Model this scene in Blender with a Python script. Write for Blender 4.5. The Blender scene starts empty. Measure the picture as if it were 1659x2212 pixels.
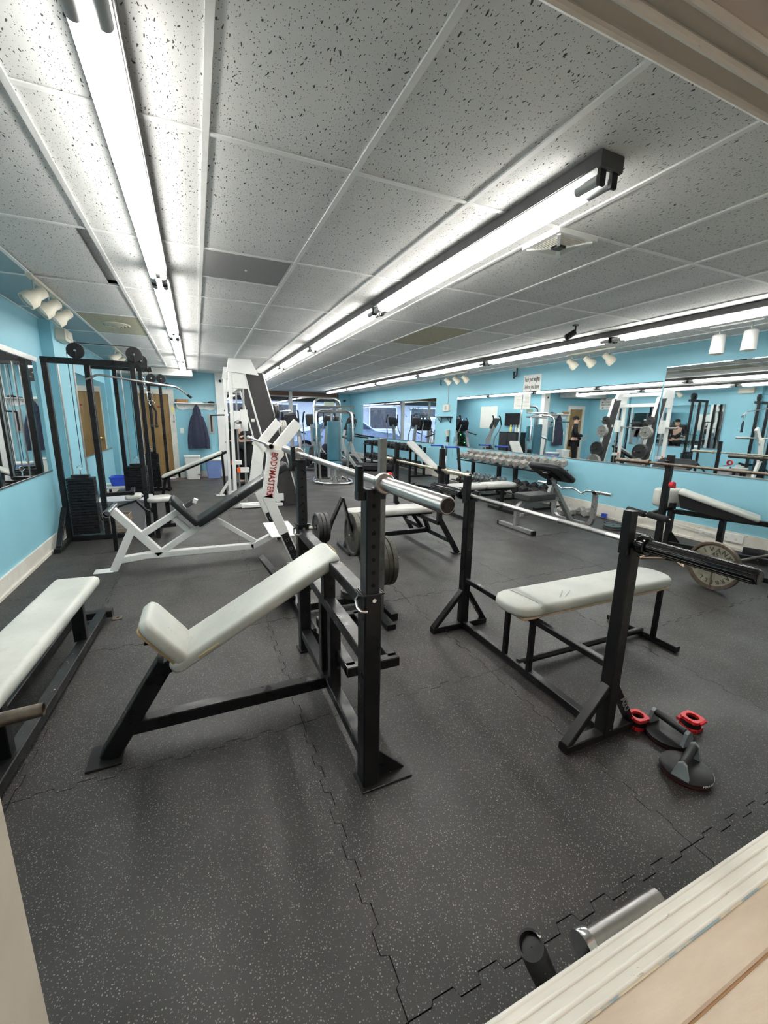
import bpy, bmesh, math, random
from mathutils import Vector as V, Matrix
C = bpy.context.scene.collection
random.seed(4)
PI = math.pi
# ---------------------------------------------------------------- camera, world, exposure
SC = bpy.context.scene
cam = bpy.data.objects.new('camera', bpy.data.cameras.new('camera')); C.objects.link(cam)
SC.camera = cam
F_PX, YAW, PITCH, ROLL = 899.4, .4192, .2152, -.0174
cam.data.sensor_fit = 'HORIZONTAL'; cam.data.sensor_width = 36.0
cam.data.lens = F_PX / 1659 * 36
cam.data.clip_start = .02; cam.data.clip_end = 200
fw = V((math.sin(YAW)*math.cos(PITCH), math.cos(YAW)*math.cos(PITCH), -math.sin(PITCH)))
rt = V((math.cos(YAW), -math.sin(YAW), 0)); dn = fw.cross(rt)
r2 = math.cos(ROLL)*rt + math.sin(ROLL)*dn; d2 = -math.sin(ROLL)*rt + math.cos(ROLL)*dn
mw = Matrix((r2, -d2, -fw)).transposed().to_4x4(); mw.translation = (0, 0, 1.48)
cam.matrix_world = mw
SC.view_settings.view_transform = 'Standard'; SC.view_settings.look = 'None'
SC.view_settings.gamma = 1; SC.view_settings.use_curve_mapping = False
SC.view_settings.exposure = 1.68
TUBE_POWER = 3.3; ADDED_FILL_WATTS = 14.0
W = bpy.data.worlds.new('evening_sky'); SC.world = W; W.use_nodes = True
nt = W.node_tree; bg = nt.nodes['Background']
tc = nt.nodes.new('ShaderNodeTexCoord'); sp = nt.nodes.new('ShaderNodeSeparateXYZ'); rp = nt.nodes.new('ShaderNodeValToRGB')
nt.links.new(tc.outputs['Generated'], sp.inputs[0]); nt.links.new(sp.outputs['Z'], rp.inputs[0])
rp.color_ramp.elements[0].color = (.62, .70, .95, 1); rp.color_ramp.elements[1].color = (.40, .52, .85, 1)
nt.links.new(rp.outputs[0], bg.inputs[0]); bg.inputs[1].default_value = 3.5
SC.cycles.max_bounces = 8; SC.cycles.diffuse_bounces = 5; SC.cycles.glossy_bounces = 5; SC.cycles.transmission_bounces = 4
SC.cycles.transparent_max_bounces = 12
SC.cycles.sample_clamp_indirect = 5

# ---------------------------------------------------------------- materials
MATS = {}
def srgb(r, g, b):
    f = lambda c: (c/255/12.92 if c/255 <= .04045 else ((c/255+.055)/1.055)**2.4)
    return (f(r), f(g), f(b))
class NT:
    def __init__(s, name):
        s.m = bpy.data.materials.new(name); s.m.use_nodes = True; s.t = s.m.node_tree
        s.b = s.t.nodes['Principled BSDF']; s.out = s.t.nodes['Material Output']; MATS[name] = s.m
    def n(s, typ, **k):
        x = s.t.nodes.new(typ)
        for a, v in k.items():
            if a in x.inputs: x.inputs[a].default_value = v
            else: setattr(x, a, v)
        return x
    def l(s, a, b): s.t.links.new(a, b)
    def pos(s, sc=(1, 1, 1), obj=False):
        if obj: g = s.n('ShaderNodeTexCoord').outputs['Object']
        else: g = s.n('ShaderNodeNewGeometry').outputs['Position']
        if sc == (1, 1, 1): return g
        m = s.n('ShaderNodeMapping'); m.inputs['Scale'].default_value = sc; s.l(g, m.inputs[0]); return m.outputs[0]
    def noise(s, scale, detail=3, rough=.55, v=None, dist=0):
        x = s.n('ShaderNodeTexNoise'); x.inputs['Scale'].default_value = scale; x.inputs['Detail'].default_value = detail
        x.inputs['Roughness'].default_value = rough; x.inputs['Distortion'].default_value = dist
        s.l(v or s.pos(), x.inputs['Vector']); return x.outputs['Fac']
    def ramp(s, f, *st):
        x = s.n('ShaderNodeValToRGB'); e = x.color_ramp.elements
        while len(e) < len(st): e.new(.5)
        for i, (p, c) in enumerate(st):
            e[i].position = p; e[i].color = (*c, 1) if isinstance(c, tuple) else (c, c, c, 1)
        s.l(f, x.inputs[0]); return x.outputs[0]
    def mix(s, f, a, b, mode='MIX'):
        x = s.n('ShaderNodeMix'); x.data_type = 'RGBA'; x.blend_type = mode
        for i, v in ((0, f), (6, a), (7, b)):
            if isinstance(v, bpy.types.NodeSocket): s.l(v, x.inputs[i])
            else: x.inputs[i].default_value = v if i == 0 else (*v[:3], 1)
        return x.outputs[2]
    def math(s, op, a, b=0):
        x = s.n('ShaderNodeMath', operation=op)
        for i, v in enumerate((a, b)):
            if isinstance(v, bpy.types.NodeSocket): s.l(v, x.inputs[i])
            else: x.inputs[i].default_value = v
        return x.outputs[0]
    def bump(s, h, st=.3, d=.002):
        x = s.n('ShaderNodeBump'); x.inputs['Strength'].default_value = st; x.inputs['Distance'].default_value = d
        s.l(h, x.inputs['Height']); s.l(x.outputs[0], s.b.inputs['Normal'])
    def col(s, c):
        if isinstance(c, bpy.types.NodeSocket): s.l(c, s.b.inputs['Base Color'])
        else: s.b.inputs['Base Color'].default_value = (*c, 1)

def pbr(name, c, rough=.5, metal=0, var=.12, vs=6, bump=0, bs=80, chip=None, chs=40, cht=.7, coat=0, rvar=.1):
    n = NT(name)
    if max(c) < .05 and not metal: n.b.inputs['Specular IOR Level'].default_value = .32
    n.b.inputs['Metallic'].default_value = metal
    f = n.noise(vs, 4)
    lo = tuple(x*(1-var) for x in c); hi = tuple(min(1, x*(1+var)) for x in c)
    col = n.ramp(f, (.3, lo), (.7, hi))
    if chip:
        g = n.ramp(n.noise(chs, 3, .7), (cht, 0.), (cht+.03, 1.)); col = n.mix(g, col, chip)
    n.col(col)
    rr = n.ramp(n.noise(vs*3, 3), (.3, max(0, rough-rvar)), (.7, min(1, rough+rvar))); n.l(rr, n.b.inputs['Roughness'])
    if coat: n.b.inputs['Coat Weight'].default_value = coat
    if bump: n.bump(n.noise(bs, 4), bump)
    return n.m
black = pbr('black_enamel', (.007, .0075, .009), .34, 0, .3, 5, .05, 60, chip=(.32, .33, .34), chs=26, cht=.79)
dgrey = pbr('charcoal_enamel', (.012, .016, .020), .35, 0, .25, 5, .04, 60, chip=(.4, .4, .4), chs=30, cht=.80)
chippy = pbr('chipped_black_enamel', (.009, .009, .010), .4, 0, .3, 5, .1, 60, chip=(.55, .55, .5), chs=30, cht=.70)
white = pbr('white_enamel', (.78, .79, .77), .35, 0, .05, 4, .03, 60)
wgrey = pbr('off_white_plastic', (.72, .70, .62), .45, 0, .06)  # warm off-white, a little darker than the white enamel
chrome = pbr('chrome', (.78, .78, .78), .16, 1, .04, 20, rvar=.03)
steel = pbr('worn_steel', (.50, .49, .48), .33, 1, .06, 50, rvar=.03)
dsteel = pbr('dark_polished_steel', (.006, .006, .007), .08, 0, .1, 20, coat=0, rvar=.01); dsteel.node_tree.nodes['Principled BSDF'].inputs['Specular IOR Level'].default_value = .5
brass = pbr('dull_yellowed_steel', (.52, .48, .38), .35, 1, .25, 25)
rusty = pbr('rusty_steel', (.20, .16, .13), .45, 1, .3, 20)
silver = pbr('silver_paint', (.36, .36, .35), .35, .6, .12, 6)
iron = pbr('cast_iron', (.045, .045, .045), .5, .3, .3, 12, .25, 90)
irong = pbr('grey_cast_iron', (.30, .29, .27), .5, .15, .3, 20, .25, 90)
irono = pbr('olive_cast_iron', (.085, .082, .066), .5, .3, .3, 12, .3, 80)
foam = pbr('foam_rubber', (.018, .018, .02), .9, 0, .2, 60, .5, 200)
blackv = pbr('black_vinyl', (.018, .021, .024), .38, 0, .3, 5, .12, 30)
teal = pbr('teal_vinyl', srgb(62, 112, 130), .38, 0, .12, 4, .1, 30)
bluev = pbr('blue_plastic', (.02, .07, .5), .4, 0, .1)
pblue = pbr('periwinkle_plastic', srgb(120, 145, 200), .5, 0, .05)
redp = pbr('red_plastic', (.62, .02, .03), .4, 0, .15)
blkp = pbr('black_plastic', (.015, .015, .017), .45, 0, .2)
dkp = pbr('dark_grey_plastic', (.05, .05, .055), .5, 0, .2)
gryp = pbr('blue_grey_plastic', (.22, .26, .28), .5, 0, .12, 20)
tote = pbr('grey_tote_plastic', (.44, .45, .48), .45, 0, .08)
navy = pbr('navy_cloth', srgb(48, 52, 72), .95, 0, .2, 20, .3, 60)
wood = pbr('painted_pine', (.55, .42, .30), .6, 0, .2)
orange = pbr('orange_plastic', (.75, .13, .03), .5, 0, .05)
skin_m = pbr('skin', (.55, .33, .25), .55, 0, .06)
blkcloth = pbr('black_cloth', (.015, .015, .017), .95, 0, .2, 20)
green = pbr('green_plastic', (.2, .55, .35), .5)
purple = pbr('purple_vinyl', (.12, .03, .28), .45)
paper = pbr('paper', (.78, .78, .74), .9, 0, .03)
sgrey = pbr('pale_silver_plastic', (.42, .43, .43), .4, .1, .08)
screen = pbr('dark_console_screen', (.02, .02, .024), .2, 0, .1)
cream = pbr('cream_plastic', (.66, .63, .52), .5, 0, .06)
red_t = pbr('red_lettering', (.35, .02, .02), .5, 0, .1)
blk_t = pbr('black_lettering', (.03, .03, .035), .6, 0, .05)
dark_t = pbr('cast_lettering', (.07, .068, .055), .5, .3, .1)
wht_t = pbr('white_lettering', (.75, .75, .75), .6, 0, .05)

n = NT('worn_white_vinyl')
c = n.ramp(n.noise(3.5, 4), (.3, srgb(176, 181, 176)), (.7, srgb(205, 207, 200)))
c = n.mix(n.ramp(n.noise(14, 5, .7), (.55, 0.), (.8, .55)), c, srgb(150, 150, 140))
c = n.mix(n.ramp(n.noise(60, 2, .6), (.73, 0.), (.76, .8)), c, srgb(110, 98, 80)); n.col(c)
n.b.inputs['Roughness'].default_value = .42; n.bump(n.noise(9, 3), .18, .006); vinyl = n.m
n = NT('silver_vinyl')
n.col(n.ramp(n.noise(3, 4), (.3, (.42, .42, .40)), (.7, (.56, .56, .54)))); n.b.inputs['Roughness'].default_value = .33
n.bump(n.noise(10, 3), .2, .005); svinyl = n.m

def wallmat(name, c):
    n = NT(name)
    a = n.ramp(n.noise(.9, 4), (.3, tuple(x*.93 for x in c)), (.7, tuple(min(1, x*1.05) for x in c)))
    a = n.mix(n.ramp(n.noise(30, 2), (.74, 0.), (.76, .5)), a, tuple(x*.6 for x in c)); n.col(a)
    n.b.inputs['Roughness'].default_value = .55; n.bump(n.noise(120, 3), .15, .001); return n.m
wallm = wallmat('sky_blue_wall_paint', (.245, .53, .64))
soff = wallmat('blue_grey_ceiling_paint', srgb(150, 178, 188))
trimw = NT('chipped_white_trim_paint')
c = trimw.ramp(trimw.noise(5, 4), (.3, srgb(200, 196, 186)), (.7, srgb(222, 220, 212)))
c = trimw.mix(trimw.ramp(trimw.noise(22, 4, .7), (.66, 0.), (.69, 1.)), c, srgb(130, 105, 85)); trimw.col(c)
trimw.b.inputs['Roughness'].default_value = .6; trimw = trimw.m
tan = NT('tan_door_veneer'); v = tan.pos((1, 1, .08))
tan.col(tan.ramp(tan.noise(9, 4, .6, v), (.3, srgb(120, 92, 52)), (.7, srgb(156, 124, 74)))); tan.b.inputs['Roughness'].default_value = .45; tan = tan.m

n = NT('speckled_rubber')
base = n.ramp(n.noise(2.2, 5), (.3, (.0150, .0140, .0134)), (.72, (.0265, .0245, .0235)))
base = n.mix(n.ramp(n.noise(1.1, 3), (.5, 0.), (.75, .5)), base, (.042, .034, .033))
vo = n.n('ShaderNodeTexVoronoi'); vo.inputs['Scale'].default_value = 150; vo.inputs['Randomness'].default_value = 1
ps = n.pos((1, 1.0, 1)); wv = n.n('ShaderNodeTexNoise'); wv.inputs['Scale'].default_value = 90
va = n.n('ShaderNodeVectorMath', operation='MULTIPLY_ADD'); va.inputs[1].default_value = (.008, .008, .008)
n.l(ps, wv.inputs['Vector']); n.l(wv.outputs['Color'], va.inputs[0]); n.l(ps, va.inputs[2]); n.l(va.outputs[0], vo.inputs['Vector'])
dd = n.math('LESS_THAN', vo.outputs['Distance'], .27)
sx = n.n('ShaderNodeSeparateColor'); n.l(vo.outputs['Color'], sx.inputs[0])
ra = n.math('GREATER_THAN', sx.outputs[0], .22)
m_ = n.math('MULTIPLY', dd, ra)
sc_ = n.mix(sx.outputs[1], (.06, .056, .052), (.27, .25, .22))
n.col(n.mix(m_, base, sc_)); rr = n.ramp(n.noise(3, 3), (.3, .46), (.7, .60)); n.l(rr, n.b.inputs['Roughness'])
n.b.inputs['Specular IOR Level'].default_value = .5
n.bump(n.noise(330, 2), .35, .001); rubber = n.m
seam = pbr('seam_black', (.006, .006, .006), .9)

n = NT('fissured_ceiling_tile')
p0 = n.pos()
def pits(scale, stretch, bend, r0, r1, bs):
    wn = n.n('ShaderNodeTexNoise'); wn.inputs['Scale'].default_value = bs; wn.inputs['Detail'].default_value = 1; n.l(p0, wn.inputs['Vector'])
    sb = n.n('ShaderNodeVectorMath', operation='SUBTRACT'); n.l(wn.outputs['Color'], sb.inputs[0]); sb.inputs[1].default_value = (.5, .5, .5)
    ma = n.n('ShaderNodeVectorMath', operation='MULTIPLY_ADD'); ma.inputs[1].default_value = (bend, bend, 0); n.l(sb.outputs[0], ma.inputs[0]); n.l(p0, ma.inputs[2])
    mp = n.n('ShaderNodeMapping'); mp.inputs['Scale'].default_value = (1, stretch, 1); n.l(ma.outputs[0], mp.inputs[0])
    fl = n.n('ShaderNodeVectorMath', operation='MULTIPLY'); fl.inputs[1].default_value = (1, 1, 0); n.l(mp.outputs[0], fl.inputs[0])
    vo = n.n('ShaderNodeTexVoronoi'); vo.voronoi_dimensions = '2D'; vo.inputs['Scale'].default_value = scale; n.l(fl.outputs[0], vo.inputs['Vector'])
    sc = n.n('ShaderNodeSeparateColor'); n.l(vo.outputs['Color'], sc.inputs[0])
    th = n.math('MULTIPLY_ADD', sc.outputs[0], r1-r0); th.node.inputs[2].default_value = r0
    d = n.math('SUBTRACT', th, vo.outputs['Distance']); return n.ramp(n.math('MULTIPLY', d, 25), (.0, 0.), (.6, 1.))
ff = n.mix(1., pits(52, .33, .030, .02, .15, 28), pits(80, .7, .006, .02, .15, 60), 'ADD')
basec = n.ramp(n.noise(2.5, 3), (.3, (.73, .74, .735)), (.7, (.80, .80, .79)))
n.col(n.mix(ff, basec, srgb(70, 74, 76))); n.b.inputs['Roughness'].default_value = .95
n.bump(n.math('SUBTRACT', 1, ff), .4, .003); tile_m = n.m
n = NT('yellowed_ceiling_tile'); n.col(n.ramp(n.noise(90, 3), (.34, srgb(120, 118, 100)), (.42, srgb(196, 190, 165)))); n.b.inputs['Roughness'].default_value = .95; ytile = n.m
gridm = pbr('white_grid_steel', (.88, .89, .88), .5, 0, .06)

n = NT('painted_sill_wood'); v = n.pos((.25, 1, 1))
c = n.ramp(n.noise(14, 5, .6, v), (.3, (.54, .46, .36)), (.7, (.68, .60, .49)))
c = n.mix(n.ramp(n.noise(60, 3, .7), (.70, 0.), (.73, 1.)), c, srgb(120, 90, 62))
n.col(c); n.b.inputs['Roughness'].default_value = .6; n.bump(n.noise(40, 4, .6, v), .4, .003); sillm = n.m
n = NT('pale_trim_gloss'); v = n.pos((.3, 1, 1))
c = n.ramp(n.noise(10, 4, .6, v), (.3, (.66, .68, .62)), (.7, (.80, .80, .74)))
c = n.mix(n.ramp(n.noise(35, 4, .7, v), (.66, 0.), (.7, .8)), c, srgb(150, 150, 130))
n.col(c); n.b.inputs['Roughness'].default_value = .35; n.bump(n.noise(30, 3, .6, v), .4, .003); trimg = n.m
backw = pbr('beige_back_room_paint', (.62, .56, .50), .8, 0, .08, 3)

def emis(name, c, s):
    n = NT(name); n.b.inputs['Base Color'].default_value = (*c, 1)
    n.b.inputs['Emission Color'].default_value = (*c, 1); n.b.inputs['Emission Strength'].default_value = s; return n.m
glow = emis('fluorescent_glow', (1, .985, .95), TUBE_POWER)
fixw = pbr('white_reflector_enamel', (.8, .8, .78), .4, 0, .04)
fixd = pbr('backlit_grey_housing', (.07, .068, .07), .6, 0, .1)  # white housing coloured dark grey to carry its backlit shade
n = NT('mirror_silver'); n.b.inputs['Base Color'].default_value = (.83, .87, .87, 1); n.b.inputs['Metallic'].default_value = 1; n.b.inputs['Roughness'].default_value = .015; mirror = n.m
n = NT('window_glass'); n.t.nodes.remove(n.b)
tr = n.n('ShaderNodeBsdfTransparent'); gl = n.n('ShaderNodeBsdfGlossy'); gl.inputs['Roughness'].default_value = .01
fr = n.n('ShaderNodeFresnel'); fr.inputs['IOR'].default_value = 1.7; mx = n.n('ShaderNodeMixShader'); tr.inputs[0].default_value = (.8, .84, .86, 1)
n.l(fr.outputs[0], mx.inputs[0]); n.l(tr.outputs[0], mx.inputs[1]); n.l(gl.outputs[0], mx.inputs[2]); n.l(mx.outputs[0], n.out.inputs[0]); glass = n.m

# ---------------------------------------------------------------- mesh helpers
def vec(p): return V(p)
def frame(d, up=V((0, 0, 1))):
    d = d.normalized()
    if abs(d.dot(up)) > .98: up = V((0, 1, 0)) if abs(d.y) < .9 else V((1, 0, 0))
    s = d.cross(up).normalized(); return d, s, s.cross(d).normalized()
class B:
    def __init__(s): s.v = []; s.f = []; s.sm = []
    def add(s, vs, fs, smooth=False):
        o = len(s.v); s.v += [tuple(x) for x in vs]; s.f += [tuple(i+o for i in f) for f in fs]; s.sm += [smooth]*len(fs); return s
    def loft(s, rings, cap=True, smooth=True, closed=False):
        n = len(rings[0]); vs = [p for r in rings for p in r]; fs = []; m = len(rings)
        for i in range(m if closed else m-1):
            j = (i+1) % m
            for k in range(n): fs.append((i*n+k, i*n+(k+1) % n, j*n+(k+1) % n, j*n+k))
        if cap and not closed: fs += [tuple(range(n-1, -1, -1)), tuple(range((m-1)*n, m*n))]
        return s.add(vs, fs, smooth)
    def beam(s, a, b, w=.05, h=None, up=(0, 0, 1), c=.004):
        a, b = V(a), V(b); h = h or w; d, sd, u = frame(b-a, V(up)); x, y = w/2, h/2; c = min(c, x*.4, y*.4)
        pr = [(x-c, -y), (x, -y+c), (x, y-c), (x-c, y), (-x+c, y), (-x, y-c), (-x, -y+c), (-x+c, -y)]
        return s.loft([[p+sd*i+u*j for i, j in pr] for p in (a, b)], smooth=False)
    def box(s, x0, x1, y0, y1, z0, z1, c=.003):
        return s.beam((x0, (y0+y1)/2, (z0+z1)/2), (x1, (y0+y1)/2, (z0+z1)/2), abs(y1-y0), abs(z1-z0), c=c)
    def cyl(s, a, b, r, r2=None, n=16, cap=True, up=(0, 0, 1)):
        a, b = V(a), V(b); r2 = r if r2 is None else r2; d, sd, u = frame(b-a, V(up))
        ring = lambda p, q: [p+sd*q*math.cos(t)+u*q*math.sin(t) for t in (2*PI*k/n for k in range(n))]
        return s.loft([ring(a, r), ring(b, r2)], cap, n > 8)
    def lathe(s, o, d, prof, n=24, cap=True):
        o = V(o); d, sd, u = frame(V(d))
        return s.loft([[o+d*t+sd*r*math.cos(q)+u*r*math.sin(q) for q in (2*PI*k/n for k in range(n))] for t, r in prof], cap)
    def tube(s, pts, r, n=10, w=None, h=None, closed=False, up=None):
        P = [V(p) for p in pts]; rings = []; m = len(P); pu = None
        for i, p in enumerate(P):
            if closed: t = (P[(i+1) % m]-P[i]).normalized()+(P[i]-P[i-1]).normalized()
            elif i == 0: t = P[1]-P[0]
            elif i == m-1: t = P[-1]-P[-2]
            else: t = (P[i+1]-P[i]).normalized()+(P[i]-P[i-1]).normalized()
            t.normalize()
            if up: _, sd, u = frame(t, V(up))
            elif pu is None: _, sd, u = frame(t)
            else:
                u = (pu-t*pu.dot(t)).normalized(); sd = t.cross(u)
            pu = u; k = 1
            if 0 < i < m-1 or closed:
                q = (P[i]-P[i-1]).normalized().dot(t); k = 1/max(.5, q)
            if w: rings.append([p+sd*a*w/2*k+u*b*h/2*k for a, b in ((1, -1), (1, 1), (-1, 1), (-1, -1))])
            else: rings.append([p+sd*r*math.cos(q)+u*r*math.sin(q) for q in (2*PI*j/n for j in range(n))])
        return s.loft(rings, True, not w, closed)
    def prism(s, poly, o, u, v, w):
        """outline poly in the plane o,u,v, pushed out by the vector w on both sides"""
        o, u, v, w = V(o), V(u), V(v), V(w)
        return s.loft([[o+u*a+v*b-w for a, b in poly], [o+u*a+v*b+w for a, b in poly]], smooth=False)
    def pad(s, o, u, v, L, Wd, T, r=.02, cr=.03, poly=None):
        """upholstered cushion: centre o, length along u, width along v, thickness along u x v"""
        o, u, v = V(o), V(u).normalized(), V(v); w = u.cross(v).normalized(); v = w.cross(u)
        def outl(k):
            a, b, q = L/2-k, Wd/2-k, max(.004, cr-k*.5); o_ = []
            for cx, cy, t0 in ((a-q, b-q, 0), (-a+q, b-q, 90), (-a+q, -b+q, 180), (a-q, -b+q, 270)):
                o_ += [(cx+q*math.cos(math.radians(t0+t)), cy+q*math.sin(math.radians(t0+t))) for t in (0, 30, 60, 90)]
            return o_
        lay = [(r*(1-math.cos(t)), T/2-r+r*math.sin(t)) for t in (0, .5, 1.05, PI/2)]
        lay = [(k, -z) for k, z in reversed(lay)] + lay
        return s.loft([[o+u*a+v*b+w*z for a, b in outl(k)] for k, z in lay])
    def disc(s, o, d, R, r, T, n=32):
        """weight plate: rim, recessed face, hub, hole"""
        h = T/2; pr = [(-h*.55, r), (-h*.55, r+.02), (-h*.45, r+.03), (-h*.45, R*.8), (-h, R*.86), (-h, R*.98), (-h*.8, R), (h*.8, R), (h, R*.98), (h, R*.86), (h*.45, R*.8), (h*.45, r+.03), (h*.55, r+.02), (h*.55, r)]
        o, d = V(o), V(d); d, sd, u = frame(d)
        return s.loft([[o+d*t+sd*q*math.cos(a)+u*q*math.sin(a) for a in (2*PI*k/n for k in range(n))] for t, q in pr], False, False, True)
ORG = {}
def obj(name, b, mat, parent=None, org=None):
    org = V(org) if org is not None else (ORG[parent.name] if parent is not None else V((0, 0, 0)))
    me = bpy.data.meshes.new(name); me.from_pydata([(x-org.x, y-org.y, z-org.z) for x, y, z in b.v], [], b.f); me.update()
    bm = bmesh.new(); bm.from_mesh(me); bmesh.ops.recalc_face_normals(bm, faces=bm.faces); bm.to_mesh(me); bm.free()
    if any(b.sm):
        me.polygons.foreach_set('use_smooth', [True]*len(me.polygons)); me.set_sharp_from_angle(angle=math.radians(38))
    me.materials.append(mat); o = bpy.data.objects.new(name, me); C.objects.link(o)
    ORG[o.name] = org
    if parent is None: o.location = org
    else: o.parent = parent
    return o
def tag(o, label, cat, group=None):
    o['label'] = label; o['category'] = cat
    if group: o['group'] = group
    return o
def thing(name, label, cat, loc=(0, 0, 0), group=None):
    o = bpy.data.objects.new(name, None); C.objects.link(o); o.location = loc; o.empty_display_size = .1
    ORG[o.name] = V(loc); return tag(o, label, cat, group)
def struct(name, b, mat, parent=None):
    o = obj(name, b, mat, parent)
    if parent is None: o['kind'] = 'structure'
    return o
def solo(name, b, mat, label, cat, group=None, loc=None): 
    if loc is None: loc = (sum(p[0] for p in b.v)/len(b.v), sum(p[1] for p in b.v)/len(b.v), min(p[2] for p in b.v))
    return tag(obj(name, b, mat, None, loc), label, cat, group)
def dup(root, loc=None, rz=None, label=None, parent=None, scale=None):
    c = root.copy(); C.objects.link(c)
    if parent is not None: c.parent = parent
    if loc is not None: c.location = loc
    if rz is not None: c.rotation_euler = (0, 0, rz)
    if scale: c.scale = (scale,)*3
    if label: c['label'] = label
    for ch in root.children: dup(ch, parent=c)
    return c
def text(name, s, size, o, u, v, mat, parent, depth=.0015, mx=None, sx=1):
    """flat lettering: centre o, reading direction u, letter-up direction v"""
    cu = bpy.data.curves.new(name, 'FONT'); cu.body = s; cu.size = size; cu.align_x = 'CENTER'; cu.align_y = 'CENTER'; cu.extrude = depth; cu.resolution_u = 2; cu.offset = size*.012
    t = bpy.data.objects.new(name, cu); C.objects.link(t); bpy.context.view_layer.update()
    me = bpy.data.meshes.new_from_object(t.evaluated_get(bpy.context.evaluated_depsgraph_get())); bpy.data.objects.remove(t); bpy.data.curves.remove(cu)
    u, v = V(u).normalized(), V(v).normalized(); w = u.cross(v)
    org = ORG[parent.name] if parent is not None else V((0, 0, 0)); o = V(o)
    for q in me.vertices: q.co = o+u*q.co.x*sx+v*q.co.y+w*q.co.z-org
    me.materials.clear(); me.materials.append(mat); ob = bpy.data.objects.new(name, me); C.objects.link(ob); ORG[ob.name] = org; ob.parent = parent
    return ob
def arc(c, r, a0, a1, u, v, n=6):
    c, u, v = V(c), V(u), V(v); return [c+u*r*math.cos(math.radians(a0+(a1-a0)*i/n))+v*r*math.sin(math.radians(a0+(a1-a0)*i/n)) for i in range(n+1)]
X_, Y_, Z_ = V((1, 0, 0)), V((0, 1, 0)), V((0, 0, 1))
# ================================================================ THE SETTING
XL, XR, YN, YF, YD, H = -1.58, 6.0, .41, 17.2, 11.6, 2.56
b = B().box(XL-.1, XR+.1, YN-.35, YF+.1, -.06, -.011, 0); floor = struct('floor', b, pbr('brown_floor_boards', (.12, .07, .045), .4, 0, .2))
# interlocking rubber mats, one object each
MT = 1.155; NTAB = 16
def edge(k):     # toothed edge from 0..1, offset sideways
    pts = []; p = 1/NTAB
    for i in range(NTAB):
        a0, a1 = i*p, (i+1)*p; s = .011 if i % 2 else -.011
        if i == 0: pts += [(0, 0), (p-.004, 0)]; continue
        if i == NTAB-1: pts += [(a0+.004, 0), (1, 0)]; continue
        pts += [(a0+.004, s*1.1), (a1-.004, s*1.1)]
    return pts
def mat_mesh():
    q = MT/2-.0016; out = []; e = edge(0)
    for t, s in e: out.append((-q+2*q*t, -q+s))
    for t, s in e: out.append((q+s, -q+2*q*t))
    for t, s in reversed(e): out.append((-q+2*q*t, q+s))
    for t, s in reversed(e): out.append((-q+s, -q+2*q*t))
    o2 = []
    for p in out:
        if not o2 or (abs(p[0]-o2[-1][0])+abs(p[1]-o2[-1][1])) > 1e-5: o2.append(p)
    b = B(); n = len(o2); b.add([(x, y, 0) for x, y in o2]+[(x, y, -.011) for x, y in o2], [tuple(range(n))]+[(i, (i+1) % n, n+(i+1) % n, n+i) for i in range(n)])
    return b
proto = obj('rubber_mat', mat_mesh(), rubber, floor, (0, 0, 0)); first = True
for i in range(-2, 6):
    for j in range(-1, 15):
        cx, cy = .382-MT/2+MT*i, .652-MT/2+MT*j
        if cx < -1.8 or cx > 6.2 or cy > 17 or (cx < .4 and cy > 11.2): continue
        m = proto if first else proto.copy(); 
        if not first: C.objects.link(m)
        first = False; m.location = (cx, cy, random.uniform(-.0006, .0002))
# walls
def wall(name, *bx, mat=wallm):
    b = B()
    for q in bx: b.box(*q, c=0)
    return struct(name, b, mat)
wl = wall('wall_left', (XL-.12, XL, YN-.3, YD+.1, 0, 2.7))
struct('trim_1', B().box(XL, -1.46, 6.28, 7.02, 0, H, .002), wallm)
struct('trim_2', B().box(XL, -1.48, 10.0, 10.5, 0, H, .002), wallm)
wall('wall_right', (XR, XR+.12, YN-.3, YF+.1, 0, 2.7))
wall('wall_far', (XL-.1, -1.2, YD, YD+.1, 0, 2.7), (-.56, .5, YD, YD+.1, 0, 2.7), (-1.2, -.56, YD, YD+.1, 2.03, 2.7), (.62, .72, YD, YF, 0, 2.7))
struct('trim_3', B().box(.5, .74, YD-.05, YD+.11, 0, 2.60), white)
wall('wall_storefront', (5.45, XR+.1, YF, YF+.12, 0, 2.7), (.7, 5.5, YF, YF+.12, 0, .38), mat=wallm)
struct('trim_4', B().box(.7, 5.5, YF-.02, YF+.12, 2.40, 2.62), pbr('brown_header_board', (.20, .11, .08), .6))
# back wall with the opening the photograph was taken through
wb = wall('wall_back', (XL, -.18, .06, YN, 0, 2.7), (-.18, 1.75, .06, YN, 0, .40), (-.18, 1.75, .06, YN, 1.90, 2.7), (1.75, XR, .06, YN, 0, 2.7), mat=trimw)
wb.data.materials[0] = pbr('off_white_jamb_paint', srgb(198, 194, 182), .5, 0, .06, 8, .1, 30)
n = NT('blue_paint_traces'); n.col(n.ramp(n.noise(9, 3), (.46, srgb(200, 190, 165)), (.54, srgb(135, 160, 168)))); bpl = n.m
s = struct('window_1', B().box(-.18, 1.75, .06, .262, .40, .415, .004), sillm)
obj('sill_board', B().box(-.18, 1.75, .266, .342, .40, .418, .004), sillm, s)
obj('sill_nosing', B().box(-.18, 1.75, .342, .412, .395, .421, .005), trimg, s)
for yy, rr, zz in ((.406, .006, .4165), (.389, .004, .4195), (.366, .006, .4175), (.346, .005, .4165)): obj('sill_bead', B().tube([(-.18, yy, zz), (1.75, yy, zz)], rr, 10), trimg, s)
obj('blue_paint_line', B().box(-.18, 1.75, .3385, .343, .40, .4195, 0), bpl, s)
obj('sill_groove', B().box(-.18, 1.75, .262, .266, .39, .413, 0), pbr('brown_stained_groove', (.36, .22, .11), .7), s)
obj('soffit_board', B().box(-.18, 1.75, .06, .345, 1.895, 1.91, .003), backw, s)
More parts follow.
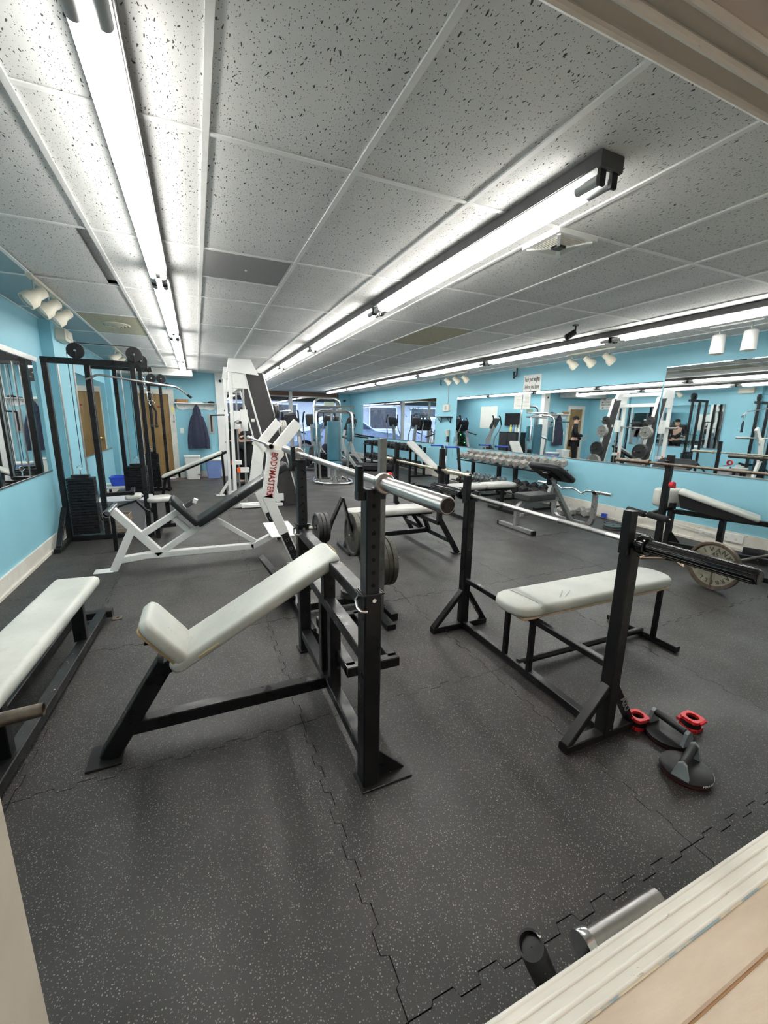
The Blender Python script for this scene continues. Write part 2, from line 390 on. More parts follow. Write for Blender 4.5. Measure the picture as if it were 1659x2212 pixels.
obj('soffit_highlight_bead', B().tube([(-.18, .405, 1.893), (1.75, .405, 1.893)], .005, 8), trimg, s)  # pale bead colour carries the highlights along the moulding ridges
obj('soffit_highlight_bead', B().tube([(-.18, .372, 1.890), (1.75, .372, 1.890)], .005, 8), trimg, s)
obj('soffit_highlight_bead', B().tube([(-.18, .345, 1.893), (1.75, .345, 1.893)], .005, 8), trimg, s)
# dim back room around the camera
wall('wall_back_room', (-2, -1.9, -3, .06, 0, 2.6), (3, 3.1, -3, .06, 0, 2.6), (-2, 3.1, -3.1, -3, 0, 2.6), (-2, 3.1, -3.1, .06, 2.6, 2.65), (-2, 3.1, -3.1, .06, -.06, 0), mat=backw)
# baseboards
for nm, bx in (('baseboard_left', [(XL, XL+.02, YN, 6.28, 0, .15), (XL, XL+.04, YN, 6.28, 0, .025), (XL, XL+.02, 7.02, 10, 0, .15)]),
               ('baseboard_right', [(XR-.02, XR, YN, YF, 0, .21), (XR-.045, XR, YN, YF, 0, .03)]),
               ('baseboard_far', [(-.5, .5, YD-.02, YD, 0, .15), (XL, -1.26, YD-.02, YD, 0, .15)])):
    b = B()
    for q in bx: b.box(*q, c=.003)
    struct(nm, b, trimw)
# ceiling: slab, steel grid and lay-in tiles
ceil = struct('ceiling', B().box(XL, XR, YN, YF, 2.62, 2.66, 0), pbr('dark_plenum', (.05, .05, .05), .9))
GX = [-1.107+.61*i for i in range(0, 12)]; GY = [2.014+1.22*j for j in range(-1, 13)]
bm_ = B().box(-.0125, .0125, YN, YF, 2.554, 2.562, .0015)
g0 = obj('grid_bar', bm_, gridm, ceil)
for i, x in enumerate(GX):
    g = g0 if i == 0 else g0.copy()
    if i: C.objects.link(g)
    g.location.x = x
g1 = obj('grid_bar', B().box(XL, XR, -.0125, .0125, 2.5555, 2.5615, .0015), gridm, ceil)
for j, y in enumerate(GY):
    g = g1 if j == 0 else g1.copy()
    if j: C.objects.link(g)
    g.location.y = y
for nm, q in (('grid_bar', (XL, XR, YF-.02, YF)), ('grid_bar', (XL, XL+.02, YN, YF)), ('grid_bar', (XR-.02, XR, YN, YF))):
    obj(nm, B().box(*q, 2.554, 2.578, .001), gridm, ceil)
obj('grid_bar', B().box(.113, .723, 3.832, 3.856, 2.5570, 2.5615, .001), gridm, ceil)
cache = {}
def tilep(x0, x1, y0, y1, mt=tile_m, dz=0, dx=0, dy=0, rz=0):
    w, l = round(x1-x0, 3), round(y1-y0, 3); k = (w, l, mt.name)
    if w < .03 or l < .03: return
    if k not in cache:
        t = obj('ceiling_tile', B().box(-w/2+.003, w/2-.003, -l/2+.003, l/2-.003, 2.5625, 2.578, .002), mt, ceil); cache[k] = t
    else: t = cache[k].copy(); C.objects.link(t)
    t.location = ((x0+x1)/2+dx, (y0+y1)/2+dy, dz); t.rotation_euler = (0, 0, rz); return t
xs = [XL]+GX+[XR]; ys = [YN]+GY+[YF]
for i in range(len(xs)-1):
    for j in range(len(ys)-1):
        x0, x1, y0, y1 = xs[i], xs[i+1], ys[j], ys[j+1]
        if x1 > XR: x1 = XR
        if x0 >= XR: continue
        if i == 3 and abs(y0-3.234) < .01:
            tilep(x0, x1, 3.844, y1); continue
        if i == 1 and abs(y0-3.234) < .01:
            tilep(x0, x1, y0, y1, dz=.008, dx=-.085, rz=.012); continue
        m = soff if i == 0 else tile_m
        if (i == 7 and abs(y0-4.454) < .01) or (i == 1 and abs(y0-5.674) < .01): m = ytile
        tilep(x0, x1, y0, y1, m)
obj('tile_backing', B().box(-1.10, -.5, 3.24, 4.45, 2.600, 2.606, 0), tile_m, ceil)
# left far soffit panel
struct('trim_5', B().box(-1.5, .0, 10.9, YD, 2.40, 2.553, .004), pbr('off_white_soffit', (.55, .55, .53), .7))
# return-air grille
g = thing('return_grille', 'grey perforated return air grille set into the ceiling between the two light rows', 'ceiling vent', (.418, 3.539, 2.56))
obj('frame', B().box(.128, .708, 3.249, 3.829, 2.560, 2.566, .001), gridm, g)
gm = NT('perforated_grille'); ch = gm.n('ShaderNodeTexChecker'); ch.inputs['Scale'].default_value = 170; gm.l(gm.pos(), ch.inputs['Vector'])
gm.col(gm.mix(ch.outputs['Fac'], (.16, .16, .16), (.42, .42, .42))); gm.b.inputs['Roughness'].default_value = .6
obj('mesh_panel', B().box(.14, .696, 3.261, 3.817, 2.557, 2.561, .001), gm.m, g)
obj('centre_screw', B().cyl((.418, 3.539, 2.55), (.418, 3.539, 2.557), .008, n=8), white, g)
# four-way diffuser
g = thing('ceiling_diffuser', 'white square four way air diffuser hanging beside the middle light row', 'ceiling vent', (2.085, 2.15, 2.5))
def sqring(x, y, z0, z1, o, i_):
    r = lambda h, z: [(x-h, y-h, z), (x+h, y-h, z), (x+h, y+h, z), (x-h, y+h, z)]
    return B().loft([r(o, z1), r(o, z0), r(i_, z0), r(i_, z1)], False, False, True)
obj('frame', sqring(2.085, 2.15, 2.532, 2.556, .15, .118), white, g)
for k, (o, i_) in enumerate(((.112, .104), (.098, .090), (.084, .076), (.070, .062), (.056, .048))):
    obj('louvre', sqring(2.085, 2.15, 2.530-k*.002, 2.548, o, i_), wgrey, g)
b = B(); 
for a, c_ in (((-1, -1), 1), ((1, -1), 1), ((1, 1), 1), ((-1, 1), 1)): b.beam((2.085+a[0]*.03, 2.15+a[1]*.03, 2.524), (2.085+a[0]*.13, 2.15+a[1]*.13, 2.530), .02, .012)
obj('corner_rib', b, white, g); obj('centre_block', B().box(2.057, 2.113, 2.122, 2.178, 2.516, 2.53), dkp, g)
# round diffuser
g = thing('round_diffuser', 'round cream air diffuser in the yellowed ceiling tile near the left wall', 'ceiling vent', (-.80, 6.24, 2.55))
for k, (r, z) in enumerate(((.15, 2.552), (.115, 2.545), (.08, 2.538), (.045, 2.531))):
    obj('ring', B().lathe((-.80, 6.24, z), (0, 0, 1), [(0, r-.018), (-.006, r-.008), (0, r), (.02, r), (.02, r-.018)], 28, False), cream, g)
# ---------------------------------------------------------------- fluorescent fixtures
def fixture_proto():
    t = thing('light_fixture', 'x', 'light fixture', (0, 0, 0), 'twin tube fluorescent fixtures in three rows'); L = 2.43
    obj('housing', B().box(-.062, .062, 0, L, -.052, 0, .004), fixd, t)
    obj('reflector', B().box(-.055, .055, .012, L-.012, -.056, -.0515, .001), fixw, t)
    obj('end_cap', B().box(-.064, .064, -.002, .02, -.062, .001, .004), fixd, t); obj('end_cap', B().box(-.064, .064, L-.02, L+.002, -.062, .001, .004), fixd, t)
    for sx in (-1, 1):
        tb = obj('tube', B().cyl((sx*.034, .12, -.092), (sx*.034, L-.12, -.092), .018, n=14), glow, t)
        for y in (.080, L-.080):
            obj('tube_cap', B().cyl((sx*.034, y-.055 if y < 1 else y-.055, -.092), (sx*.034, y+.055, -.092), .0205, n=16), sgrey, t)
        for y in (.008, L-.024):
            obj('socket', B().box(sx*.034-.016, sx*.034+.016, y, y+.016, -.118, -.05, .003), blkp, t)
    la = bpy.data.lights.new('added_downlight', 'AREA'); la.shape = 'RECTANGLE'; la.size = .10; la.size_y = L-.24; la.energy = ADDED_FILL_WATTS; la.color = (1, .985, .95)  # added area light, throws part of the fixture's output straight down
    lo = bpy.data.objects.new('added_light', la); C.objects.link(lo); lo.parent = t; lo.location = (0, L/2, -.0575)
    return t
FP = fixture_proto(); k = 0
for row, x, y0, n_ in (('left', -.175, 1.36, 4), ('middle', 1.62, 1.42, 6), ('right', 4.63, 1.32, 6)):
    for i in range(n_):
        pl = ['nearest the camera', 'second from the near end', 'third from the near end', 'fourth from the near end', 'fifth from the near end', 'farthest from the camera'][i]
        if row == 'left' and i == 3: pl = 'farthest from the camera'
        lab = 'twin tube fluorescent fixture of the %s ceiling row, the one %s' % (row, pl)
        if k == 0: FP.location = (x, y0, H-.004); FP['label'] = lab
        else: dup(FP, (x, y0+i*2.43, H-.004), label=lab)
        k += 1
# ---------------------------------------------------------------- mirrors
def wmirror(x, sgn, y0, y1, z0, z1, label, seams=()):
    t = thing('wall_mirror', label, 'mirror', (x, (y0+y1)/2, z0)); cuts = [y0]+list(seams)+[y1]
    for a, c_ in zip(cuts, cuts[1:]): obj('mirror_pane', B().box(x, x+sgn*.006, a+.002, c_-.002, z0, z1, .0008), mirror, t)
    obj('edge_strip', B().box(x, x+sgn*.012, y0, y1, z0-.012, z0, .002), steel, t)
    return t
wmirror(XR-.001, -1, 10.1, 15.6, .90, 2.11, 'wide wall mirror on the right wall nearest the front windows', (12.8,))
wmirror(XR-.001, -1, 3.97, 9.08, .90, 2.09, 'long low wall mirror above the dumbbell racks on the right wall', (4.42, 6.74))
wmirror(XR-.001, -1, 1.0, 3.95, .90, 2.27, 'taller wall mirror at the right edge behind the barbell rack')
t = wmirror(XL+.001, 1, 1.2, 6.0, .86, 2.05, 'wall mirror at the left edge in front of the emergency light', (4.2,))
obj('top_trim', B().box(XL, XL+.02, 1.2, 6.0, 2.05, 2.10, .003), white, t)
wmirror(XL+.001, 1, 7.12, 9.9, .87, 2.10, 'wall mirror on the left wall behind the cable towers')
# ---------------------------------------------------------------- storefront windows, street
MU = [.74, 2.12, 3.5, 5.45]
for i in range(3):
    a, c_ = MU[i], MU[i+1]
    w = struct('window_%d' % (i+2), B().box(a, a+.05, YF, YF+.08, .38, 2.40).box(c_-.05, c_, YF, YF+.08, .38, 2.40).box(a, c_, YF, YF+.08, .38, .43).box(a, c_, YF, YF+.08, 2.35, 2.40), silver)
    obj('pane', B().box(a+.05, c_-.05, YF+.035, YF+.043, .43, 2.35, 0), glass, w)
    if i == 1:
        for k, ch in enumerate('GYM'): pass
        text('lettering', 'GYM', .36, (2.55, YF+.046, 1.70), (-1, 0, 0), (0, 0, 1), blk_t, w)
        for k, ch in enumerate('DOWNTOWN'):
            a_ = math.radians(150-k*17); text('lettering', ch, .24, (2.78+.62*math.cos(a_)*-1, YF+.046, 1.45+.58*math.sin(a_)), (-math.sin(a_), 0, math.cos(a_)*-1*-1 if 0 else math.cos(a_)), (-math.cos(a_), 0, math.sin(a_)), blk_t, w)
        text('lettering', '573-', .19, (2.7, YF+.046, 1.33), (-1, 0, 0), (0, 0, 1), blk_t, w)
struct('trim_6', B().box(3.44, 3.56, YF-.08, YF+.1, .0, 2.56), white)
struct('trim_7', B().box(-1, 7, YF+.14, YF+.6, 2.2, 2.5, .01), pbr('dark_canopy', (.04, .038, .04), .8))
ST = struct('ground_street', B().box(-14, 26, YF+.12, 60, -.25, -.15, 0), pbr('asphalt', (.09, .09, .095), .9, 0, .2, 3))
bd = thing('building', 'grey building across the street seen through the front windows', 'building', (4, 31, -.15))
obj('wall', B().box(-12, 24, 31, 33, -.15, 5.5, 0), pbr('grey_siding', (.42, .43, .45), .8), bd)
obj('awning', B().box(-12, 24, 29.5, 31, 3.0, 3.6, .02), pbr('dark_awning', (.05, .05, .07), .8), bd)
for i in range(9):
    f = obj('window', B().box(-10+i*3.6, -7.6+i*3.6, 30.95, 31, .8, 2.6), white, bd); obj('pane', B().box(-9.9+i*3.6, -7.7+i*3.6, 30.9, 30.95, .9, 2.5), screen, f)
CGL = pbr('car_window_glass', (.16, .22, .32), .1, .2, .05, coat=1)  # light-blue reflection put into the glass colour
def car(x, y, rz, paint, label, van=False):
    t = thing('car', label, 'car', (0, 0, 0)); L = 4.5; hw = .88
    h1 = .95; h2 = 1.5 if not van else 1.9
    side = [(-2.2, .35), (2.15, .35), (2.25, .6), (2.1, .85), (1.2, 1.0), (.45, h2-.04), (0, h2), (-1.3, h2-.02), (-2.0, 1.02 if not van else h2-.1), (-2.25, .95), (-2.28, .5)]
    rings = []
    for q, ins in ((-hw, .12), (-hw+.06, 0), (hw-.06, 0), (hw, .12)):
        rings.append([(px*(1-ins*.06), q*(1 if pz < 1 else .84), pz-ins*.3*(pz > .9)) for px, pz in side])
    obj('body', B().loft(rings, True, False), paint, t)
    g = B()
    for sy in (-1, 1):
        g.prism([(-1.75, 1.02), (1.0, 1.02), (.42, h2-.12), (-1.35, h2-.1)], (0, sy*(hw*.93), 0), (1, 0, 0), (0, 0, 1), (0, .02, 0))
    g.prism([(-.7, 0), (.7, 0), (.58, .62), (-.58, .62)], (1.16, 0, 1.0), (0, 1, 0), (-.83, 0, .55), (.01, 0, .015))
    obj('side_glass', g, CGL, t)
    for wx in (-1.4, 1.4):
        for sy in (-1, 1):
            w = obj('wheel', B().cyl((wx, sy*(hw-.22), .32), (wx, sy*hw, .32), .32, n=20), blkp, t); obj('hubcap', B().cyl((wx, sy*(hw-.02), .32), (wx, sy*(hw+.01), .32), .2, n=14), sgrey, w)
    obj('headlight', B().box(2.1, 2.26, -.75, -.45, .62, .78).box(2.1, 2.26, .45, .75, .62, .78), sgrey, t)
    t.location = (x, y, -.15); t.rotation_euler = (0, 0, rz); return t
cw = pbr('pale_blue_car_paint', (.62, .70, .85), .25, .1, .03, coat=.6)
car(5.9, 18.75, PI, cw, 'pale blue-white van parked right outside the front windows').scale = (1.2, 1, 1.22)
car(-.9, 19.4, PI, pbr('silver_car_paint', (.4, .42, .45), .3, .4), 'silver car parked outside behind the partition', True)
car(12.6, 20.2, PI*.96, pbr('white_car_paint', (.7, .74, .8), .3, 0), 'white van parked at the right outside the windows', True); [o.__setitem__('category', 'van') for o in [bpy.data.objects['car.002']]]
# ================================================================ FRONT EQUIPMENT
KN = pbr('knurled_steel', (.24, .24, .24), .42, 1, .2, 60)
def barbell(x, y0, y1, z, name, label, shaft=steel, sleeve=steel, r=.0145, rs=.025, dx=0, hub=.037, grooves=False):
    """barbell along y from y0 (near end) to y1; dx shifts the far end sideways"""
    L = y1-y0; t = thing(name, label, 'barbell', (x, (y0+y1)/2, z-rs)); p = lambda q: V((x+dx*q, y0+L*q, z)); sl = .42/2.2
    d = (p(1)-p(0)).normalized()
    obj('shaft', B().cyl(p(sl-.01), p(1-sl+.01), r, n=16), shaft, t)
    for q0, q1 in ((.27, .40), (.60, .73)): obj('knurled_grip', B().cyl(p(q0), p(q1), r*1.05, n=16), KN if shaft is steel else shaft, t)
    for q, s in ((0, 1), (1, -1)):
        a, b = p(q), p(q+s*sl)
        sv = obj('sleeve', B().lathe(a, b-a, [(0, rs*.90), (.004, rs), ((b-a).length, rs)], 24), sleeve, t)
        obj('end_plug', B().lathe(a, b-a, [(-.001, .004), (-.0016, rs*.42), (-.0016, rs*.5), (-.0005, rs*.52), (-.0005, rs*.68), (-.0016, rs*.7), (-.0016, rs*.8), (.001, rs*.82)], 20), blkp, sv)
        obj('collar', B().lathe(b, a-b, [(-.012, r*1.5), (-.010, hub*.92), (.0, hub), (.022, hub), (.026, hub*.9), (.026, rs)], 24), sleeve, t)
        if grooves:
            g = B()
            for k in range(14):
                a_ = 2*PI*k/14; o = V((math.cos(a_), 0, math.sin(a_)))*(rs)
                g.cyl(a+o+d*s*.01, b+o-d*s*.03, .0020, n=6)
            obj('ridge', g, sleeve, t)
    return t
# ---- incline press bench, centre foreground
t = thing('incline_press_bench', 'black incline press bench with sloping worn grey pad and a tall perforated rack, centre front', 'weight bench', (.1, 1.93, 0))
ux, ya, yb = .556, 1.366, 2.49
for y, nm in ((ya, 'near'), (yb, 'far')):
    u = obj('upright', B().beam((ux, y, .005), (ux, y, .854), .078, .07, up=(1, 0, 0), c=.006), black, t)
    obj('collar_lip', B().tube([(ux-.041, y-.037, .85), (ux+.041, y-.037, .85), (ux+.041, y+.037, .85), (ux-.041, y+.037, .85)], .004, 6, closed=True), dgrey, u)
    p = obj('extension_post', B().beam((ux, y, .80), (ux, y, 1.245), .064, .056, up=(1, 0, 0), c=.005), dgrey, t)
    h = B()
    for k in range(8): h.cyl((ux, y-.0325, .885+k*.05), (ux, y-.0335, .885+k*.05), .0075, n=12)
    obj('hole', h, seam, p)
    obj('cradle', B().beam((ux-.045, y, 1.215), (ux-.045, y, 1.325), .034, .022, up=(1, 0, 0)).box(ux-.056, ux+.05, y-.02, y+.02, 1.205, 1.235).beam((ux+.045, y, 1.21), (ux+.045, y, 1.262), .034, .016, up=(1, 0, 0)), dgrey, t)
    obj('locking_pin', B().tube([(ux-.03, y-.05, .792), (ux-.052, y-.046, .797), (ux-.056, y-.02, .80), (ux-.05, y+.02, .815), (ux-.02, y+.04, .83)], .006, 8).cyl((ux+.002, y-.042, .828), (ux+.002, y-.035, .828), .008, n=10), chrome, t)
    x1 = .735 if nm == 'near' else .62
    obj('foot_plate', B().beam((.51, y-.005, .005), (x1, y+.0, .005), .11 if nm == 'near' else .10, .01), chippy, t)
    obj('gusset', B().prism([(0, 0), (.13, 0), (0, .13)], (ux+.037, y, .01), (1, 0, 0), (0, 0, 1), (0, .005, 0)), black, t)
def yb_(x, z, h=.052, w=.06, nm='cross_beam', a=ya+.034, b=yb-.034, m=black): return obj(nm, B().beam((x, a, z), (x, b, z), w, h), m, t)
yb_(ux, .80); yb_(ux, .575); yb_(ux, .125)
obj('centre_post', B().beam((ux, 1.93, .595), (ux, 1.93, .775), .06, up=(1, 0, 0)), black, t)
for y in (1.835, 2.00): obj('centre_post', B().beam((ux, y, .15), (ux, y, .55), .055, up=(1, 0, 0)), black, t)
obj('base_beam', B().beam((-.36, 1.93, .125), (ux-.03, 1.93, .125), .06, .062), black, t)
obj('front_leg', B().beam((-.455, 1.93, .01), (-.20, 1.93, .415), .078, .075).beam((-.215, 1.93, .385), (-.10, 1.93, .43), .07, .06), black, t)
obj('foot_plate', B().beam((-.535, 1.93, .005), (-.40, 1.93, .005), .15, .01), chippy, t)
obj('pad_rail', B().beam((-.10, 1.93, .40), (.56, 1.93, .775), .05, .05), black, t)
obj('seat_bracket', B().beam((-.14, 1.93, .42), (-.25, 1.93, .56), .06, .05).box(-.27, -.2, 1.88, 1.98, .525, .54), black, t)
s_ = V((.715, 0, .40)).normalized()
bp = obj('back_pad', B().pad((.205, 1.935, .625), s_, (0, -1, 0), .87, .262, .055, .018, .045), vinyl, t)
YFM = pbr('yellowed_foam', (.50, .42, .24), .9, 0, .2)
obj('torn_edge', B().pad((-.02, 1.803, .492), s_, (0, -1, 0), .10, .006, .010, .003, .003), YFM, bp); obj('torn_edge', B().pad((.583, 1.95, .838), (0, 1, 0), s_, .10, .018, .035, .008, .009), YFM, bp)
e_ = V((-.14, 0, .19)).normalized()
sp_ = obj('seat_pad', B().pad((-.185, 1.935, .545), e_, (0, 1, 0), .265, .27, .058, .02, .05), vinyl, t)
obj('plywood_edge', B().pad(V((-.185, 1.935, .545))+e_.cross(V((0, 1, 0)))*.034, e_, (0, 1, 0), .235, .235, .012, .002, .03), pbr('plywood', (.38, .26, .13), .7), sp_)
# spotter step: rectangular steel frame behind the rack
pf = B(); zt = .335
for a, b in (((.585, 1.66), (.585, 2.18)), ((.80, 1.66), (.80, 2.18)), ((.56, 1.66), (.825, 1.66)), ((.56, 2.18), (.825, 2.18))): pf.beam((a[0], a[1], zt), (b[0], b[1], zt), .05, .05)
obj('spotter_step', pf, black, t)
barbell(.582, .90, 3.10, 1.268, 'barbell', 'worn steel barbell resting across the tall centre rack', steel, steel)

# ---- flat press bench at right
t = thing('flat_press_bench', 'black tube framed flat press bench with wrinkled white pad, right foreground', 'weight bench', (2.2, 1.75, 0))
ux, ya, yb = 1.70, 1.16, 2.355
for y in (ya, yb):
    obj('upright', B().beam((ux, y, .02), (ux, y, .965), .062, .062, up=(1, 0, 0), c=.006), chippy if y == ya else black, t)
    obj('cradle', B().beam((ux+.012, y+.004, .95), (ux+.012, y+.004, .965), .05, .09).prism([(-.045, -.03), (-.005, -.03), (-.005, .16), (-.045, .16)], (ux-.005, y, .965), (1, 0, 0), (0, 0, 1), (0, .02, 0)).prism([(.03, -.02), (.055, -.02), (.062, .05), (.045, .05)], (ux, y, .965), (1, 0, 0), (0, 0, 1), (0, .02, 0)), black, t)
    obj('foot_bar', B().beam((1.44, y, .022), (1.90, y, .022), .05, .04), chippy, t)
    br = obj('brace', B().beam((1.455, y, .035), (1.68, y, .285), .045, .03, c=.003), chippy, t)
    obj('brace', B().beam((1.885, y, .035), (1.72, y, .285), .045, .03, c=.003), black, t)
text('lettering', 'USA', .055, (1.800, ya-.0235, .165), (-.53, 0, .85), (.85, 0, .53), pbr('grey_marker', (.2, .2, .2)), t, .0006)
obj('base_beam', B().beam((ux, ya+.03, .035), (ux, yb-.03, .035), .045, .045), chippy, t)
obj('cross_beam', B().beam((ux, ya+.03, .375), (ux, yb-.03, .375), .035, .035), black, t)
obj('spine_tube', B().cyl((1.70, 1.76, .05), (2.83, 1.76, .04), .021, n=12), chippy, t)
obj('rear_bar', B().beam((2.83, 1.50, .025), (2.83, 2.02, .025), .04, .04), chippy, t)
for x, y in ((1.69, 1.66), (1.69, 1.87), (2.80, 1.655), (2.80, 1.875)):
    obj('leg', B().beam((x, y, .04), (x, y, .40), .03, up=(1, 0, 0)), black, t)
obj('pad_board', B().box(1.60, 2.87, 1.64, 1.88, .395, .412), wood, t)
bp = obj('bench_pad', B().pad((2.235, 1.76, .447), (1, 0, 0), (0, 1, 0), 1.37, .285, .068, .024, .11), vinyl, t)
obj('cover_fold', B().tube([(1.70, 1.62, .47), (1.71, 1.66, .4835), (1.705, 1.76, .4845), (1.69, 1.86, .4835), (1.67, 1.90, .47)], .0035, 6).tube([(1.84, 1.625, .462), (1.90, 1.68, .482), (1.98, 1.74, .4835)], .004, 6).tube([(1.86, 1.62, .455), (1.93, 1.67, .481), (2.02, 1.72, .4835)], .003, 6), vinyl, bp)
barbell(1.70, .695, 2.86, .985, 'barbell', 'dark polished barbell with ridged sleeves across the right flat bench rack', steel, dsteel, .0145, .0265, grooves=True, hub=.042)

# ---- low flat bench at the left edge
t = thing('low_bench', 'low dark framed bench with long white pad at the left edge', 'weight bench', (-.78, 2.5, 0))
obj('bench_pad', B().pad((-.845, 2.40, .405), V((.12, 1.35, .03)), (-1, 0, 0), 1.50, .255, .07, .03, .03), vinyl, t)
obj('rail', B().beam((-.845, 1.55, .05), (-.735, 3.42, .05), .06, .055), chippy, t)
obj('rail', B().beam((-1.02, 1.55, .05), (-.93, 3.42, .05), .06, .055), chippy, t)
obj('end_bar', B().beam((-1.05, 3.44, .05), (-.67, 3.44, .05), .06, .055), chippy, t)
obj('floor_tab', B().box(-.675, -.61, 3.40, 3.46, 0, .008).cyl((-.64, 3.43, .008), (-.64, 3.43, .016), .009, n=8), rusty, t)
for y, x in ((3.02, -.775), (2.0, -.84)): obj('post', B().beam((x, y, .07), (x, y, .375), .055, .07, up=(1, 0, 0)), black, t)
obj('under_rail', B().beam((-.85, 1.7, .35), (-.77, 3.05, .36), .06, .04), black, t)
obj('foot_tube', B().lathe((-.80, 1.655, .455), (1, .03, .03), [(0, .024), (.235, .024), (.235, .019), (.20, .019)], 20, True), rusty, t)
obj('tube_post', B().beam((-.83, 1.66, .02), (-.80, 1.66, .445), .06, up=(1, 0, 0)), chippy, t)

# ---- white incline bench
t = thing('white_incline_bench', 'white framed incline press bench with black pads and red lettering on its upright', 'weight bench', (0, 4.6, 0))
y = 4.6
def wb_(nm, *pts, w=.075, h=.06, m=white):
    b = B()
    for a, c_ in zip(pts, pts[1:]): b.beam((a[0], y, a[1]), (c_[0], y, c_[1]), w, h)
    return obj(nm, b, m, t)
wb_('base_beam', (-.80, .10), (-.55, .125), (.48, .115)); wb_('base_beam', (.46, .11), (.72, .225))
wb_('front_leg', (-.84, .0), (-.64, .42), w=.08, h=.07); wb_('mast', (-.79, .60), (-.42, .13), w=.075, h=.07)
wb_('back_rail', (-.45, .12), (-.06, .375), (.62, .80), w=.07, h=.06); wb_('seat_rail', (-.57, .34), (-.16, .595), w=.07, h=.06)
wb_('seat_tube', (-.18, .585), (-.08, .65), w=.05, h=.045, m=dkp); wb_('seat_strut', (-.28, .50), (-.13, .325), w=.055, h=.055)
wb_('support_strut', (.10, .46), (.50, .16), w=.05, h=.05)
obj('foot_plate', B().box(-1.0, -.84, 4.54, 4.66, 0, .01), white, t)
obj('seat_bracket', B().beam((-.085, 4.6, .66), (-.05, 4.6, .64), .055, .05), white, t)
obj('handle_tube', B().lathe((-.80, 4.36, .615), (0, 1, 0), [(0, .026), (0, .033), (.42, .033), (.42, .026), (0.06, .026)], 20, False), chrome, t)
obj('seat_pad', B().pad((-.17, 4.6, .555), V((-.25, 0, .30)), (0, 1, 0), .36, .27, .06, .018, .03), blackv, t)
obj('back_pad', B().pad((.33, 4.6, .665), V((.63, 0, .392)), (0, -1, 0), .92, .27, .075, .015, .03), blackv, t)
obj('head_pad', B().pad((.79, 4.6, .955), V((.63, 0, .36)), (0, -1, 0), .18, .27, .075, .015, .04), blackv, t)
obj('welt', B().tube([V((.335, 4.46, .70))+V((0, k*.07, .0)) for k in range(5)], .005, 6), svinyl, t)
obj('spotter_plate', B().beam((.60, 4.36, .34), (.88, 4.36, .34), .62, .012), white, t)
for yy in (4.08, 5.12):
    lo = obj('upright', B().beam((.575, yy, .76), (.86, yy, .02), .05, .095, up=(1, 0, 0)), white, t)
    up_ = obj('upright', B().beam((.590, yy, .74), (.665, yy, 1.20), .05, .125, up=(1, 0, 0)), white, t)
    obj('plate_horn', B().beam((.66, yy+.03, 1.17), (.90, yy+.03, 1.45), .05, .10, up=(1, 0, 0)), white, t)
    obj('cradle', B().prism([(-.08, 0), (.03, -.12), (.09, -.05), (.09, .03), (-.05, .06)], (.66, yy, 1.19), (1, 0, 0), (0, 0, 1), (0, .012, 0)), wgrey, t)
    g = obj('adjustment_strip', B().beam((.725, yy-.028, .37), (.86, yy-.028, .02), .004, .072, up=(1, 0, 0), c=.001), blkp, t)
    hb = B()
    for q in (.2, .45, .75): hb.lathe((.725+.135*q, yy-.031, .37-.35*q), (0, -1, 0), [(0, .011), (.004, .011), (.004, .017), (0, .017)], 14, False)
    obj('bushing', hb, chrome, g)
d_ = V((.075, 0, .45)).normalized()
text('lettering', 'BODYMASTERS', .086, V((.628, 4.053, .965)), -d_, V((d_.z, 0, -d_.x)), red_t, t, .001, sx=.72)
barb = thing('short_barbell', 'short steel bar with an open tube end lying on the white incline bench uprights', 'barbell', (.62, 4.6, 1.22))
obj('shaft', B().cyl((.605, 4.14, 1.245), (.60, 5.6, 1.245), .014, n=12), steel, barb)
obj('sleeve', B().lathe((.605, 3.88, 1.235), (0, 1, .02), [(.06, .02), (0, .02), (0, .027), (.26, .027), (.27, .015)], 20, False), steel, barb)
obj('sleeve', B().lathe((.60, 5.65, 1.245), (0, -1, 0), [(.06, .02), (0, .02), (0, .027), (.26, .027), (.27, .015)], 20, False), steel, barb)

# ---- red lock collars and push-up stands
def collar(x, y, rz, label):
    t = thing('lock_collar', label, 'bar collar', (0, 0, 0), 'red lock collars on the rubber floor')
    def ring(z0, z1, R0, R1, jag):
        n_ = 32; o = [((R0+(R1-R0)*(1 if (k % 8) in (0, 1, 2) else 0))*math.cos(2*PI*k/n_), (R0+(R1-R0)*(1 if (k % 8) in (0, 1, 2) else 0))*math.sin(2*PI*k/n_)) for k in range(n_)] if jag else [(R0*math.cos(2*PI*k/n_), R0*math.sin(2*PI*k/n_)) for k in range(n_)]
        i_ = [(.0255*math.cos(2*PI*k/n_), .0255*math.sin(2*PI*k/n_)) for k in range(n_)]
        return [[(a, b, z0) for a, b in i_], [(a, b, z0) for a, b in o], [(a, b, z1) for a, b in o], [(a, b, z1) for a, b in i_]]
    obj('body', B().loft(ring(0, .012, .040, .046, 1), False, False, True), redp, t)
    obj('body', B().loft(ring(.034, .046, .040, .046, 1), False, False, True), redp, t)
    obj('core', B().loft(ring(.010, .036, .038, .038, 0), False, False, True), blkp, t)
    obj('lever', B().beam((.030, -.034, .023), (.052, .006, .023), .018, .012).beam((-.025, .038, .04), (-.048, .015, .05), .012, .008), redp, t)
    t.location = (x, y, 0); t.rotation_euler = (0, 0, rz); t.scale = (1.08, 1.08, 1.32); return t
collar(1.925, 1.145, .5, 'red lock collar on the floor nearer the flat bench foot')
collar(2.17, 1.03, 2.2, 'red lock collar on the floor right of the push-up stands')
